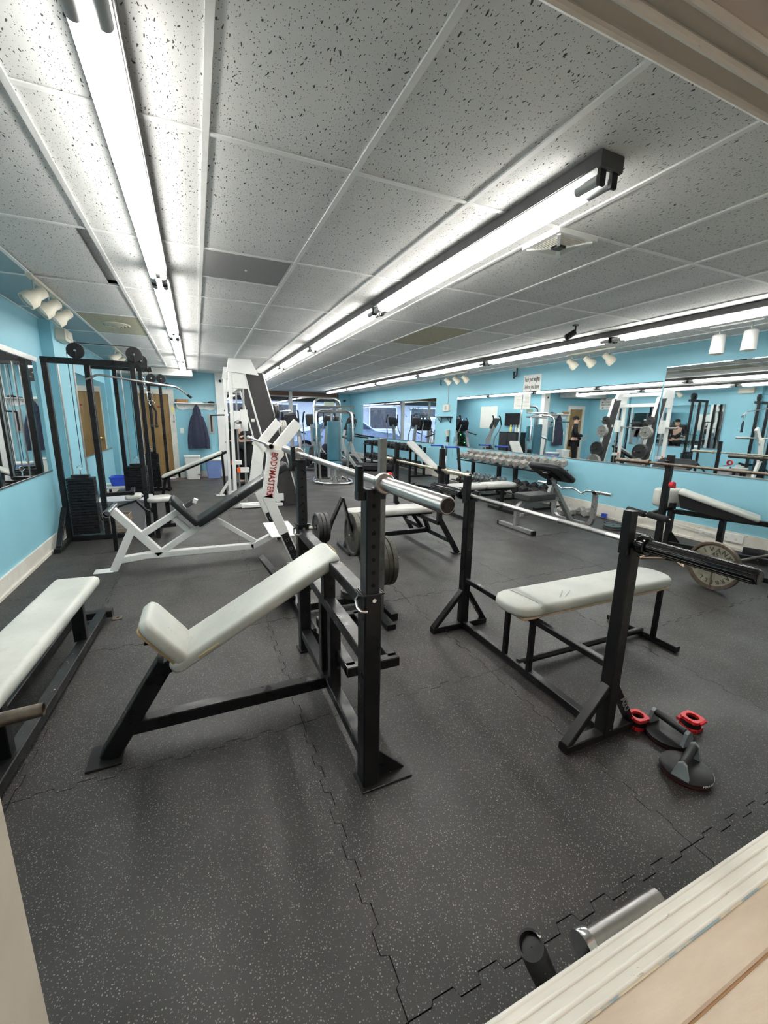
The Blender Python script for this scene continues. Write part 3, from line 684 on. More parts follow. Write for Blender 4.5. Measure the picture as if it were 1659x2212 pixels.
def pushup(x, y, rz, label):
    t = thing('push_up_stand', label, 'push-up stand', (0, 0, 0), 'round rotating push-up stands')
    obj('base_disc', B().lathe((0, 0, .004), (0, 0, 1), [(0, .075), (.003, .088), (.012, .090)], 40), pbr('dark_red_rubber', (.12, .01, .01), .7), t)
    obj('turntable', B().lathe((0, 0, .016), (0, 0, 1), [(0, .086), (.002, .093), (.012, .092), (.016, .084), (.016, .001)], 40), blkp, t)
    for k in range(14):
        pass
    for s in (-1, 1):
        obj('handle_post', B().prism([(-.030, 0), (.030, 0), (.015, .060), (0, .072), (-.015, .060)], (s*.080, 0, .030), (0, 1, 0), (0, 0, 1), (.008, 0, 0)), gryp, t)
    obj('grip', B().lathe((-.072, 0, .086), (1, 0, 0), [(0, .013), (.004, .0165), (.140, .0165), (.144, .013)], 20), blkp, t)
    g = 'PERFECT PUSHUP'; 
    for k, ch in enumerate(g):
        if ch == ' ': continue
        a = math.radians(-128+k*5.2); text('lettering', ch, .0115, (.0935*math.cos(a), .0935*math.sin(a), .024), (-math.sin(a), math.cos(a), 0), (0, 0, 1), wht_t, t, .0005)
    t.location = (x, y, 0); t.rotation_euler = (0, 0, rz); t.scale = (1.06,)*3; return t
pushup(1.985, 1.025, 1.48, 'round push-up stand between the two red collars, handle pointing away')
pushup(1.845, .862, .28, 'round push-up stand lying nearest the sill, handle pointing at the right wall')

# ---- things just beyond the sill
t = thing('barbell', 'steel barbell end lying just beyond the painted sill, bottom right', 'barbell', (1.2, .50, .17))
obj('sleeve', B().lathe((1.075, .505, .205), (-1, .012, 0), [(0, .001), (0, .022), (.003, .025), (.03, .025), (.03, .0245), (.033, .0245), (.033, .025), (.27, .025)], 24), steel, t)
obj('collar', B().lathe((.81, .508, .205), (-1, .012, 0), [(0, .025), (0, .036), (.02, .038), (.025, .036), (.025, .016)], 24), chrome, t)
obj('shaft', B().cyl((.80, .508, .205), (.795, .508, .205), .0145, n=12), chrome, t)
obj('rest_post', B().beam((.95, .50, 0), (.95, .50, .18), .04, up=(1, 0, 0)), black, t)
t = thing('black_tube', 'short black tube end with scuffed tip standing beyond the sill, bottom centre', 'tube', (.68, .5, 0))
obj('tube_wall', B().lathe((.615, .515, .315), V((.12, .0, -.28)), [(.012, .001), (.012, .024), (0, .025), (0, .030), (.33, .030)], 20, False), chippy, t)
obj('foot', B().cyl((.745, .515, .0), (.745, .515, .02), .05, n=16), black, t)
# ================================================================ MIDDLE AND BACK EQUIPMENT
def plate_proto(name, R, T, m, label, cat='weight plate', group=None):
    t = B().disc((0, 0, 0), (1, 0, 0), R, .026, T, 32); return tag(obj(name, t, m), label, cat, group)
def plates(xs, y, z, R, T, m, where, group, ax=(1, 0, 0)):
    """plates threaded on a peg along ax; the first in xs is the outermost as listed"""
    for k, x in enumerate(xs):
        nm = ['outermost', 'second inward', 'third inward', 'fourth inward', 'fifth inward', 'sixth inward'][k]
        b = B().disc((0, 0, 0), ax, R*(1-.015*(k % 2)), .026, T, 32)
        tag(obj('weight_plate', b, m, None, (0, 0, 0)), '%s, %s' % (where, nm), 'weight plate', group).location = V((x, y, z)) if not isinstance(x, V) else x

# ---- cable towers along the left wall
def stack(t, x, y, z0, n_, w, d, ph=.034):
    pb = B().box(-w/2, w/2, -d/2, d/2, 0, ph-.006, .003).box(-.012, .012, -d/2-.002, -d/2, .009, .019, 0)
    p0 = obj('stack_plate', pb, black, t, (0, 0, 0)); p0.location = V((x, y, z0))-ORG[t.name]
    for k in range(1, n_):
        p = p0.copy(); C.objects.link(p); p.location = V((x, y, z0+k*ph))-ORG[t.name]
    zt = z0+n_*ph
    obj('stack_head', B().box(x-w*.32, x+w*.32, y-.05, y+.05, zt, zt+.03), black, t)
    obj('selector_stem', B().cyl((x, y, zt+.03), (x, y, zt+.09), .008, n=8).tube(arc((x, y, zt+.115), .025, 0, 330, X_, Z_, 10), .004, 6), chrome, t)
    return zt
def tower(label, xa, xm, xb, y, h, sx, nst, wst, sd=.16, front=True, loc=None):
    t = thing('cable_tower', label, 'cable machine', (xa, y, 0), 'cable towers along the left wall')
    up = lambda x, yy=y, w=.055: obj('post', B().beam((x, yy, .05), (x, yy, h-.03), w, w, up=(1, 0, 0), c=.004), black, t)
    for x in (xa, xm, xb): up(x)
    obj('top_beam', B().beam((xa-.03, y, h), (xb+.16, y, h), .055, .065), black, t)
    obj('base_beam', B().beam((xa-.03, y, .03), (xb+.05, y, .03), .06, .055), black, t)
    if front:
        obj('front_foot', B().beam((xa-.01, y-.5, .025), (xa-.01, y, .025), .06, .05), chippy, t)
        obj('brace', B().beam((xa-.01, y-.42, .05), (xa-.01, y-.03, .42), .055, .03), black, t)
        obj('foot', B().beam((xb, y-.12, .025), (xb, y+.2, .025), .06, .05), chippy, t)
    zt = stack(t, sx, y+.04, .085, nst, wst, sd)
    for s in (-1, 1): obj('guide_rod', B().cyl((sx+s*wst*.27, y+.04, .06), (sx+s*wst*.27, y+.04, h-.03), .009, n=10), steel, t)
    for x in (sx+.12, xb+.03):
        p = obj('pulley', B().lathe((x, y-.018, h+.115), (0, 1, 0), [(0, .02), (0, .07), (0, .082), (.006, .085), (.014, .072), (.022, .072), (.030, .085), (.036, .082), (.036, .07), (.036, .02)], 28), blkp, t)
        obj('axle', B().cyl((x, y-.026, h+.115), (x, y+.026, h+.115), .012, n=10), chrome, p)
        obj('pulley_bracket', B().beam((x, y-.022, h+.02), (x, y-.022, h+.13), .03, .004, up=(1, 0, 0)).beam((x, y+.022, h+.02), (x, y+.022, h+.13), .03, .004, up=(1, 0, 0)), black, t)
    obj('cable', B().tube([(sx+.035, y, zt+.12), (sx+.036, y, h+.10), (sx+.12, y, h+.201), (xb+.03, y, h+.201), (xb+.112, y, h+.13), (xb+.112, y, h-.08)], .004, 6), blkp, t)
    return t
t1 = tower('black cable tower nearest the camera, the long lat bar hanging in front', -1.48, -1.09, -.64, 5.92, 2.075, -1.30, 20, .27)
ch = B()
for k in range(6): ch.tube(arc((-.528, 5.92, 1.975-.03*k), .017, 0, 330, (X_ if k % 2 else Y_), Z_, 8), .004, 5)
obj('chain', ch, chrome, t1); t1['x'] = 0
t = solo('lat_bar', B().tube([(-1.11, 5.86, 1.88), (-1.00, 5.87, 1.935), (-.96, 5.87, 1.938), (-.20, 5.92, 1.845), (-.16, 5.92, 1.83), (-.03, 5.93, 1.72)], .013, 10), steel, 'long bent lat pulldown bar hanging from the nearest cable tower', 'pulldown bar')
obj('rubber_end', B().tube([(-.075, 5.927, 1.758), (-.03, 5.93, 1.72)], .0155, 10), blkp, t)
t = thing('tricep_rope', 'black rope handle hanging from a steel hook between the cable towers', 'cable handle', (-.50, 6.3, 1.45))
obj('hook', B().tube([(-.53, 6.1, 1.78), (-.53, 6.1, 1.68), (-.47, 6.1, 1.68), (-.47, 6.1, 1.78)], .006, 8, closed=True).tube(arc((-.49, 6.1, 1.65), .03, 0, 350, X_, Z_, 10), .005, 6), chrome, t)
for dx in (-.02, .03):
    obj('rope', B().tube([(-.49, 6.1, 1.63), (-.49+dx*1.2, 6.1, 1.55), (-.49+dx, 6.1, 1.38)], .012, 8), blkcloth, t)
    obj('knob', B().lathe((-.49+dx, 6.1, 1.35), (0, 0, 1), [(0, .014), (.01, .022), (.03, .02), (.035, .01)], 12), blkp, t)
obj('knee_arm', B().beam((-1.09, 6.02, .53), (-.80, 6.10, .53), .045, .045).beam((-.80, 6.02, .535), (-.80, 6.17, .57), .045, .045), black, t1)
obj('knee_pad', B().pad((-.80, 6.12, .48), (.05, 1, .05), (1, 0, 0), .20, .17, .06, .02, .03), vinyl, t1)
t = thing('pulldown_seat', 'small white padded stool seat on black legs between the tote and the white bench', 'seat', (-.50, 6.0, 0))
obj('seat_pad', B().pad((-.50, 5.98, .455), (1, .25, 0), (-.25, 1, 0), .30, .28, .06, .022, .08), svinyl, t)
for x, y in ((-.56, 5.96), (-.42, 6.05)): obj('leg', B().beam((x, y, .10), (x, y, .43), .05, up=(1, 0, 0)), black, t)
obj('base_beam', B().beam((-.59, 6.0, .09), (-.34, 6.02, .09), .05, .05).beam((-.53, 5.75, .03), (-.53, 6.2, .03), .05, .05), chippy, t)
obj('foot', B().beam((-.53, 5.74, 0), (-.53, 5.74, .14), .05, up=(1, 0, 0)), black, t)
tower('second black cable tower from the camera, its stack behind the grey tote', -1.36, -1.05, -.72, 7.5, 2.18, -.90, 19, .28)
tower('farthest black cable tower, standing before the brown door', -1.05, -.80, -.60, 9.6, 2.10, -.86, 20, .24)
# ---- clutter by the towers
t = thing('storage_tote', 'large open grey plastic tote on the floor behind the white bench', 'tote', (-.94, 6.42, 0))
def openbox(cx, cy, z0, z1, w0, l0, w1, l1, th=.008):
    r = lambda w, l, z: [(cx+sx*w, cy+sy*l, z) for sx, sy in ((-1, -1), (-.96, -1), (.96, -1), (1, -1), (1, 1), (.96, 1), (-.96, 1), (-1, 1))]
    r = lambda w, l, z: [(cx-w+.03, cy-l, z), (cx+w-.03, cy-l, z), (cx+w, cy-l+.03, z), (cx+w, cy+l-.03, z), (cx+w-.03, cy+l, z), (cx-w+.03, cy+l, z), (cx-w, cy+l-.03, z), (cx-w, cy-l+.03, z)]
    return B().loft([r(w0, l0, z0), r(w1, l1, z1), r(w1-th, l1-th, z1), r(w0-th, l0-th, z0+th)], True, False)
obj('tub', openbox(-.94, 6.42, .0, .40, .235, .17, .285, .215), tote, t)
for z, e in ((.392, .02), (.345, .008)): obj('rim', openbox(-.94, 6.42, z, z+.022, .288+e, .218+e, .290+e, .22+e, .02), tote, t)
obj('rope_coil', B().tube([(-.76+.05*math.cos(a*.8), 6.36+.08*math.sin(a*.8), .36+.012*a) for a in range(8)], .016, 8), blkcloth, t)
t = thing('wire_crate', 'rusty brown wire basket on the floor at the foot of the nearest cable tower', 'crate', (-1.0, 6.08, 0))
for z in (.012, .10, .19, .27): obj('rim_wire', B().tube([(-1.14, 5.98, z), (-.86, 5.98, z), (-.86, 6.18, z), (-1.14, 6.18, z)], .006, 6, closed=True), wood, t)
w = B()
for k in range(13):
    x = -1.14+.0233*k; w.tube([(x, 5.98, .01), (min(-.86, x+.03), 5.98, .14), (x, 5.98, .27)], .003, 5)
for k in range(9): y = 5.98+.025*k; w.tube([(-.86, y, .01), (-.86, min(6.18, y+.03), .14), (-.86, y, .27)], .003, 5)
o = obj('lattice', w, wood, t); o['kind'] = 'stuff'
obj('floor_board', B().box(-1.14, -.86, 5.98, 6.18, .0, .012), rusty, t)
t = thing('blue_bin', 'bright blue plastic bin on a low table by the left wall', 'bin', (-1.22, 8.3, .33)); obj('tub', openbox(-1.22, 8.3, .33, .48, .15, .13, .18, .16), bluev, t)
t = thing('low_table', 'low grey table holding the blue bin by the left wall', 'table', (-1.2, 8.3, 0))
obj('top', B().box(-1.50, -.92, 8.05, 8.6, .30, .33), wgrey, t)
for x in (-1.46, -.96):
    for y in (8.1, 8.55): obj('leg', B().beam((x, y, 0), (x, y, .30), .04, up=(1, 0, 0)), dkp, t)
t = thing('step_brace', 'small black hooked foot brace beside the white bench handle', 'foot brace', (-.72, 5.25, 0))
obj('arm', B().tube([(-.92, 5.3, .48), (-.66, 5.2, .58), (-.58, 5.2, .47), (-.54, 5.2, .45)], .02, w=.035, h=.02), black, t)
obj('post', B().beam((-.92, 5.32, 0), (-.92, 5.31, .49), .04, up=(1, 0, 0)), black, t)
# ---- sit-up board
t = thing('sit_up_board', 'long white padded sit-up board sloping up in front of the waste bins', 'exercise board', (-.1, 8.8, 0))
d_ = V((1.09, 0, .46)).normalized()
obj('board_pad', B().pad((-.12, 8.8, .61), d_, (0, -1, 0), 1.16, .28, .05, .018, .03), vinyl, t)
obj('under_rail', B().beam((-.66, 8.8, .34), (.58, 8.8, .865), .05, .05), black, t)
for a, b_ in (((.42, 8.74), (.44, 8.72)), ((.42, 8.86), (.44, 8.92))): obj('rear_leg', B().beam((a[0], a[1], .84), (b_[0], b_[1], 0), .035, up=(1, 0, 0)), black, t)
obj('front_leg', B().beam((-.60, 8.8, .36), (-.68, 8.8, 0), .05, up=(1, 0, 0)), black, t)
obj('floor_bar', B().beam((-.68, 8.6, .02), (-.68, 9.0, .02), .05, .04), black, t)

# ---- Smith machine
t = thing('smith_machine', 'tall white framed smith machine with black sloping side panels reaching the ceiling', 'smith machine', (1.0, 7.95, 0))
def side(y, nm):
    obj('front_post', B().beam((.515, y, .04), (.545, y, 2.24), .05, .085, up=(0, 1, 0)), white, t)
    h = B()
    for k in range(15): h.cyl((.52+.002*k, y-.0255, .15+.14*k), (.52+.002*k, y-.027, .15+.14*k), .010, n=10)
    obj('hole_row', h, seam, t)
    obj('top_box', B().prism([(.50, 2.20), (.98, 2.16), (.86, 2.40), (.53, 2.40)], (0, y, 0), (1, 0, 0), (0, 0, 1), (0, .05, 0)), white, t)
    obj('top_bracket', B().box(.57, .84, y-.03, y+.03, 1.95, 2.19), white, t)
    obj('side_panel', B().prism([(1.275, .01), (1.585, .01), (1.03, 2.20), (.765, 2.215)], (0, y, 0), (1, 0, 0), (0, 0, 1), (0, .035, 0)), dkp2, t)
    for (a, b_) in (((1.262, .01), (.752, 2.215)), ((1.60, .01), (1.045, 2.20))):
        obj('edge_trim', B().beam((a[0], y, a[1]), (b_[0], y, b_[1]), .078, .022), white, t)
    obj('guide_rod', B().cyl((.70, y+.02, .10), (.735, y+.02, 2.15), .016, n=10), steel, t)
    obj('base_beam', B().beam((.48, y, .045), (1.30, y, .045), .07, .07), white, t)
    obj('front_foot', B().beam((.52, y, .30), (.34, y, .03), .05, .05).box(.26, .42, y-.05, y+.05, 0, .02), white, t)
    obj('safety_stop', B().box(.60, .76, y-.03, y+.05, .60, .68), white, t); obj('stop_tag', B().box(.57, .62, y-.032, y+.03, .60, .68), orange, t)
    obj('carriage', B().box(.67, .775, y-.04, y+.06, 1.28, 1.62), white, t)
    for z in (1.42, .98): obj('sticker', B().box(.98, 1.04, y-.0375, y-.0355, z, z+.06, 0), paper, t) if nm else None
dkp2 = pbr('charcoal_side_panel', (.04, .038, .040), .55, 0, .15, 6)
side(7.30, 0); side(8.60, 1)
for z, x in ((2.30, .72), (2.02, .74)): obj('cross_beam', B().beam((x, 7.33, z), (x, 8.57, z), .09, .09), white, t)
obj('base_cross', B().beam((1.28, 7.33, .14), (1.28, 8.57, .14), .12, .12), white, t)
obj('base_cross', B().box(1.0, 1.30, 7.20, 7.26, .10, .22).box(.60, 1.28, 7.2, 7.26, .01, .06), white, t)
sm = barbell(.63, 6.98, 8.90, 1.42, 'smith_bar', 'guided steel bar of the tall white smith machine', steel, steel)
sm['category'] = 'barbell'
bpegs = []
for z, R, n_, m, lab in ((1.60, .115, 2, iron, 'small iron plate on the highest'), (1.30, .16, 3, irong, 'worn iron plate on the second highest'), (.80, .205, 3, iron, 'large iron plate on the second lowest'), (.42, .225, 3, irong, 'largest iron plate on the lowest')):
    for y in (7.30, 8.60):
        x = 1.585-(z-.01)*.555/2.19
        pg = obj('peg', B().cyl((x, y, z), (x+.30, y, z+.02), .013, n=10), chrome, t)
        s_ = 'near' if y < 8 else 'far'
        plates([x+.045+.034*(n_-1)-.034*k for k in range(n_)], y, z+.003, R, .032, m, '%s %s peg of the smith machine' % (lab, s_), 'plates stored on the smith machine')

# ---- plate tree behind the centre rack
t = thing('plate_tree', 'black A-frame plate tree behind the centre rack', 'plate rack', (.95, 3.0, 0))
A_ = V((.985, 3.0, .90)); 
obj('leg', B().tube([A_, (.90, 3.0, .72), (.66, 3.0, .05)], .02, w=.05, h=.016, up=(1, 0, 0)), black, t); obj('leg', B().tube([A_, (1.04, 3.0, .70), (1.24, 3.0, .05)], .02, w=.05, h=.016, up=(1, 0, 0)), black, t)
obj('base_bar', B().beam((.62, 3.0, .055), (1.26, 3.0, .055), .06, .06), black, t)
for x in (.64, 1.27): obj('foot', B().beam((x, 2.62, .03), (x, 3.3, .03), .055, .055), black, t)
def peg(x0, x1, z): obj('peg', B().cyl((x0, 3.0, z), (x1, 3.0, z), .0125, n=12), chrome, t)
peg(.87, .67, .68); peg(.76, .55, .42); peg(1.04, 1.33, .60); peg(1.16, 1.48, .36)
obj('post_spike', B().cyl((1.06, 3.0, .08), (1.06, 3.0, .27), .013, n=10), black, t)
G_ = 'plates on the plate tree behind the centre rack'
plates([.785, .815, .845], 3.0, .68, .115, .026, iron, 'small black plate on the upper left plate tree peg', G_)
plates([.66, .69, .72], 3.0, .42, .135, .026, iron, 'small dark plate on the lower left plate tree peg', G_)
plates([1.245, 1.202, 1.159, 1.116, 1.073], 3.0, .60, .175, .040, irono, 'big olive iron plate on the upper right plate tree peg', G_)
plates([1.365, 1.322, 1.28, 1.237], 3.0, .35, .205, .040, irono, 'biggest iron plate on the lower right plate tree peg', G_)
plates([V((1.06, 3.0, .100)), V((1.06, 3.0, .128))], 0, 0, .088, .026, iron, 'little iron plate lying flat on the plate tree base', G_, (0, 0, 1))
p = obj('weight_plate', B().disc((0, 0, 0), (.85, .1, .5), .225, .026, .045, 32), iron); tag(p, 'large iron plate leaning at the floor left of the plate tree base', 'weight plate', G_).location = (.52, 3.30, .205)
t = thing('upright_stand', 'bare square steel upright rising behind the centre barbell sleeve', 'stand', (1.19, 2.72, 0))
obj('post', B().beam((1.19, 2.72, .02), (1.19, 2.72, 1.36), .052, .048, up=(1, 0, 0)), pbr('scuffed_grey_steel', (.22, .225, .22), .4, .8, .3, 8), t)
obj('foot', B().beam((1.19, 2.5, .02), (1.19, 2.95, .02), .07, .04), black, t)

# ---- second press bench
t = thing('press_bench', 'black press bench with splayed rear legs and pale barbell, middle of the room', 'weight bench', (2.2, 4.43, 0))
for y, s in ((3.87, -1), (5.0, 1)):
    obj('upright', B().beam((2.40, y, .40), (2.40, y, 1.20), .052, up=(1, 0, 0)), chippy, t)
    obj('splayed_leg', B().beam((2.40, y, .43), (2.66, y+.0, .01), .055, .05), black, t)
    obj('foot_plate', B().box(2.60, 2.73, y-.05, y+.05, 0, .01), chippy, t)
    obj('cradle', B().beam((2.36, y, .93), (2.36, y, 1.02), .03, .02, up=(1, 0, 0)), black, t)
obj('upper_beam', B().beam((2.42, 3.9, .37), (2.42, 4.98, .37), .05, .05), black, t); obj('lower_beam', B().beam((2.56, 3.9, .16), (2.56, 4.98, .16), .05, .05), black, t)
for y in (4.25, 4.60): obj('strut', B().beam((2.42, y, .37), (2.55, (y+4.43)/2, .16), .045, .045), black, t)
obj('base_beam', B().beam((1.55, 4.43, .15), (2.55, 4.43, .15), .055, .055), black, t)
obj('front_leg', B().beam((1.58, 4.43, .36), (1.48, 4.43, .0), .055, .05), black, t); obj('front_foot', B().beam((1.48, 4.2, .02), (1.48, 4.66, .02), .05, .04), black, t)
obj('pad_rail', B().beam((1.55, 4.43, .375), (2.62, 4.43, .375), .06, .04), black, t)
bp = obj('bench_pad', B().pad((2.10, 4.43, .435), (1, 0, 0), (0, 1, 0), 1.12, .30, .075, .028, .05), svinyl, t)
barbell(2.39, 3.33, 5.52, .975, 'barbell', 'pale yellowed steel barbell on the middle press bench', brass, brass, .0145, .025, hub=.034)
solo('red_ring', B().lathe((2.22, 4.86, .78), (1, 0, 0), [(0, .03), (0, .055), (.03, .055), (.03, .03)], 16, False).beam((2.235, 4.86, .73), (2.37, 4.9, .72), .01, .01), redp, 'small red ring hanging beside the far upright of the middle press bench', 'bar collar')

# ---- flat two-pad bench
t = thing('two_pad_bench', 'black flat bench with two plump white pads in front of the dumbbells', 'weight bench', (4.3, 5.6, 0))
obj('bench_pad', B().pad((3.98, 5.62, .455), (1, 0, 0), (0, 1, 0), .64, .30, .085, .035, .06), svinyl, t)
obj('bench_pad', B().pad((4.60, 5.62, .455), (1, 0, 0), (0, 1, 0), .62, .30, .085, .035, .06), svinyl, t)
obj('pad_rail', B().beam((3.66, 5.62, .39), (4.92, 5.62, .39), .10, .045), black, t)
for x in (3.72, 4.72):
    obj('leg', B().beam((x, 5.62, .04), (x, 5.62, .37), .055, up=(1, 0, 0)), black, t)
    obj('foot_bar', B().beam((x, 5.10, .025), (x, 5.95, .025), .055, .05), chippy, t)
    obj('end_cap', B().box(x-.029, x+.029, 5.09, 5.12, 0, .055), sgrey, t)

# ---- incline bench farther back
t = thing('far_incline_bench', 'black bench with steep white backrest beside the dark dumbbell rack', 'weight bench', (4.6, 8.0, 0))
d_ = V((.45, -.55, -.52)).normalized()
obj('back_pad', B().pad((4.62, 8.30, .74), (.30, -.72, -.55), (1, .4, 0), .95, .26, .06, .02, .04), svinyl, t)
obj('seat_pad', B().pad((4.87, 7.58, .45), (.9, -.5, 0), (.5, .9, 0), .46, .28, .07, .025, .04), svinyl, t)
obj('back_frame', B().beam((4.45, 8.66, .95), (4.80, 7.82, .38), .06, .05).beam((4.47, 8.6, .92), (4.47, 8.6, .03), .05, .05), black, t)
obj('base_beam', B().beam((4.45, 8.65, .04), (4.95, 7.45, .04), .05, .05).beam((4.3, 8.6, .03), (4.66, 8.72, .03), .05, .05), black, t)
obj('seat_post', B().beam((4.87, 7.58, .04), (4.87, 7.58, .42), .05, up=(1, 0, 0)), black, t)
obj('foot_bar', B().beam((4.75, 7.36, .03), (5.15, 7.54, .03), .05, .05), chippy, t)

# ---- dip handles, broom brush
for k, (gx, gy, fx, fy, lab) in enumerate(((5.30, 8.55, 5.30, 8.32, 'left black upright handle with blue grip leaning by the blue wall'), (5.30, 7.90, 5.30, 7.70, 'right black upright handle with blue grip next to the dumbbell rack'))):
    t = thing('dip_handle', lab, 'dip handle', (fx, fy, 0), 'upright handles with blue grips')
    obj('post', B().beam((fx, fy, .02), (gx, gy, .92), .055, .05, up=(1, 0, 0)), black, t)
    obj('grip_bar', B().cyl((gx, gy-.01, .935), (gx-.02, gy+.46, .915), .02, n=12), bluev, t); obj('end_plug', B().cyl((gx-.02, gy+.45, .915), (gx-.021, gy+.48, .914), .024, n=12), blkp, t)
    obj('floor_bar', B().beam((fx-.25, fy, .02), (fx+.25, fy, .02), .05, .04), black, t)
t = thing('broom', 'white handled brush standing head-up against the blue wall', 'broom', (5.85, 9.3, 0))
obj('handle', B().cyl((5.80, 9.2, 0), (5.95, 9.38, .98), .014, n=8), wht_t, t); obj('ferrule', B().cyl((5.95, 9.38, .97), (5.965, 9.40, 1.12), .035, .03, n=12), blkp, t)
obj('bristles', B().cyl((5.965, 9.40, 1.12), (5.955, 9.41, 1.28), .03, .06, n=12), cream, t)
obj('grip', B().cyl((5.895, 9.315, .62), (5.925, 9.35, .82), .02, n=8), blkp, t)

# ---- dumbbells
def hexdb(name, mh, mc, r, L, hl, label='x', group='x', flat=0):
    t = thing(name, label, 'dumbbell', (0, 0, 0), group)
    for s in (-1, 1): obj('head', B().cyl((s*(L/2-hl*.9), 0, 0), (s*(L/2-hl*.82), 0, 0), r*.8, r, n=6, up=(0, .5, .866)).cyl((s*(L/2-hl*.82), 0, 0), (s*(L/2-hl*.15), 0, 0), r, n=6, up=(0, .5, .866)).cyl((s*(L/2-hl*.15), 0, 0), (s*L/2, 0, 0), r, r*.78, n=6, up=(0, .5, .866)), mh, t)
    obj('handle', B().lathe((-L/2+hl*.8, 0, 0), (1, 0, 0), [(0, .013), ((L-hl*1.6)/2, .0165), (L-hl*1.6, .013)], 12), mc, t)
    return t
ORD = ['first', 'second', 'third', 'fourth', 'fifth', 'sixth', 'seventh', 'eighth', 'ninth', 'tenth', 'eleventh', 'twelfth', 'thirteenth', 'fourteenth', 'fifteenth', 'sixteenth']
def row(n_, mk, y0, y1, x, z, labf, grow=0, tilt=.0, jit=.01):
    p = mk()
    for k in range(n_):
        o = p if k == 0 else dup(p); o.location = (x+random.uniform(-jit, jit), y0+(y1-y0)*k/(n_-1), z); o['label'] = labf(k)
        o.rotation_euler = (0, tilt, random.uniform(-.06, .06)); s_ = 1+grow*k; o.scale = (s_, s_, s_)
G1 = 'grey hexagonal dumbbells on the long upper rack'
row(14, lambda: hexdb('dumbbell', irong, steel, .070, .37, .12, group=G1), 8.12, 5.40, 5.66, .775, lambda k: 'grey hex dumbbell on the upper rack, %s from the far left end' % ORD[k], .012, -.26)
t = thing('dumbbell_rack', 'long black dumbbell rack along the right wall under the mirror', 'dumbbell rack', (5.65, 6.8, 0))
for x, z in ((5.53, .650), (5.79, .705)): obj('shelf_rail', B().beam((x, 5.28, z-.01), (x, 8.25, z-.01), .06, .022), black, t)
for y in (7.85, 6.95, 6.45, 5.45):
    obj('post', B().beam((5.72, y, .02), (5.70, y, .64), .07, up=(1, 0, 0)), black, t); obj('foot', B().beam((5.30, y, .02), (5.92, y, .02), .06, .04), black, t)
    obj('shelf_bracket', B().beam((5.50, y, .635), (5.82, y, .685), .05, .02), black, t)
for x, z in ((5.36, .18), (5.62, .26)): obj('low_rail', B().beam((x, 5.25, z), (x, 8.2, z), .05, .02), black, t)
G2 = 'black hexagonal dumbbells on the lower rack'
row(5, lambda: hexdb('dumbbell', pbr('black_rubber_head', (.022, .022, .023), .55, 0, .2), chrome, .088, .36, .14, group=G2), 6.28, 5.38, 5.50, .315, lambda k: 'large black hex dumbbell on the lower rack, %s from its far end' % ORD[k], .0, -.2)
G3 = 'small steel dumbbells on the lower rack'
row(9, lambda: hexdb('dumbbell', steel, chrome, .045, .24, .07, group=G3), 8.05, 6.75, 5.60, .325, lambda k: 'small shiny dumbbell in the back row of the lower rack, %s from the left' % ORD[k], .01, -.25)
row(8, lambda: hexdb('dumbbell', iron, chrome, .05, .24, .08, group=G3), 7.75, 6.70, 5.33, .255, lambda k: 'small dark dumbbell in the front row of the lower rack, %s from the left' % ORD[k], .01, -.25)
for k, (x, y, m, c_) in enumerate(((5.25, 8.25, purple, 'purple'), (5.12, 8.12, redp, 'red'), (5.28, 8.0, purple, 'violet'), (5.10, 7.92, orange, 'orange'), (5.22, 7.80, purple, 'dark purple'))):
    p = hexdb('dumbbell', m, m, .032, .17, .06, 'little %s vinyl dumbbell on the floor at the far end of the rack' % c_, 'little coloured dumbbells on the floor'); p.location = (x, y, .040); p.rotation_euler = (0, 0, .4*k)
for k, (x, y, z, rz) in enumerate(((5.50, 4.98, .062, .15), (5.72, 4.92, .062, -.1), (5.86, 4.80, .062, .3), (5.62, 5.12, .062, .5))):
    p = hexdb('dumbbell', irong, steel, .072, .33, .125, ['grey hex dumbbell on the floor nearest the curl bar stand', 'grey hex dumbbell on the floor, middle of the loose ones', 'grey hex dumbbell on the floor nearest the baseboard', 'grey hex dumbbell on the floor half hidden by the bench frame'][k], 'loose grey dumbbells on the floor'); p.location = (x, y, z); p.rotation_euler = (0, 0, rz)
t = thing('dark_dumbbell_rack', 'two tier black dumbbell rack in the far right corner', 'dumbbell rack', (5.5, 12, 0))
for z in (.68, .22): 
    for x in (5.38, 5.62): obj('shelf_rail', B().beam((x, 10.0, z), (x, 13.9, z), .06, .03), black, t)
for y in (10.05, 13.85):
    for x in (5.40, 5.66): obj('post', B().beam((x, y, 0), (x, y, .80), .06, up=(1, 0, 0)), black, t)
    obj('foot', B().beam((5.2, y, .02), (5.9, y, .02), .07, .04), black, t)
G4 = 'black dumbbells on the dark far rack'
BR = pbr('black_rubber_far', (.02, .02, .021), .5, 0, .2)
row(14, lambda: hexdb('dumbbell', BR, chrome, .072, .34, .12, group=G4), 13.6, 10.3, 5.50, .775, lambda k: 'black dumbbell on the top tier of the far rack, %s from the far end' % ORD[k], .01)
row(12, lambda: hexdb('dumbbell', BR, chrome, .082, .36, .13, group=G4), 13.6, 10.3, 5.50, .325, lambda k: 'black dumbbell on the bottom tier of the far rack, %s from the far end' % ORD[k], .0)

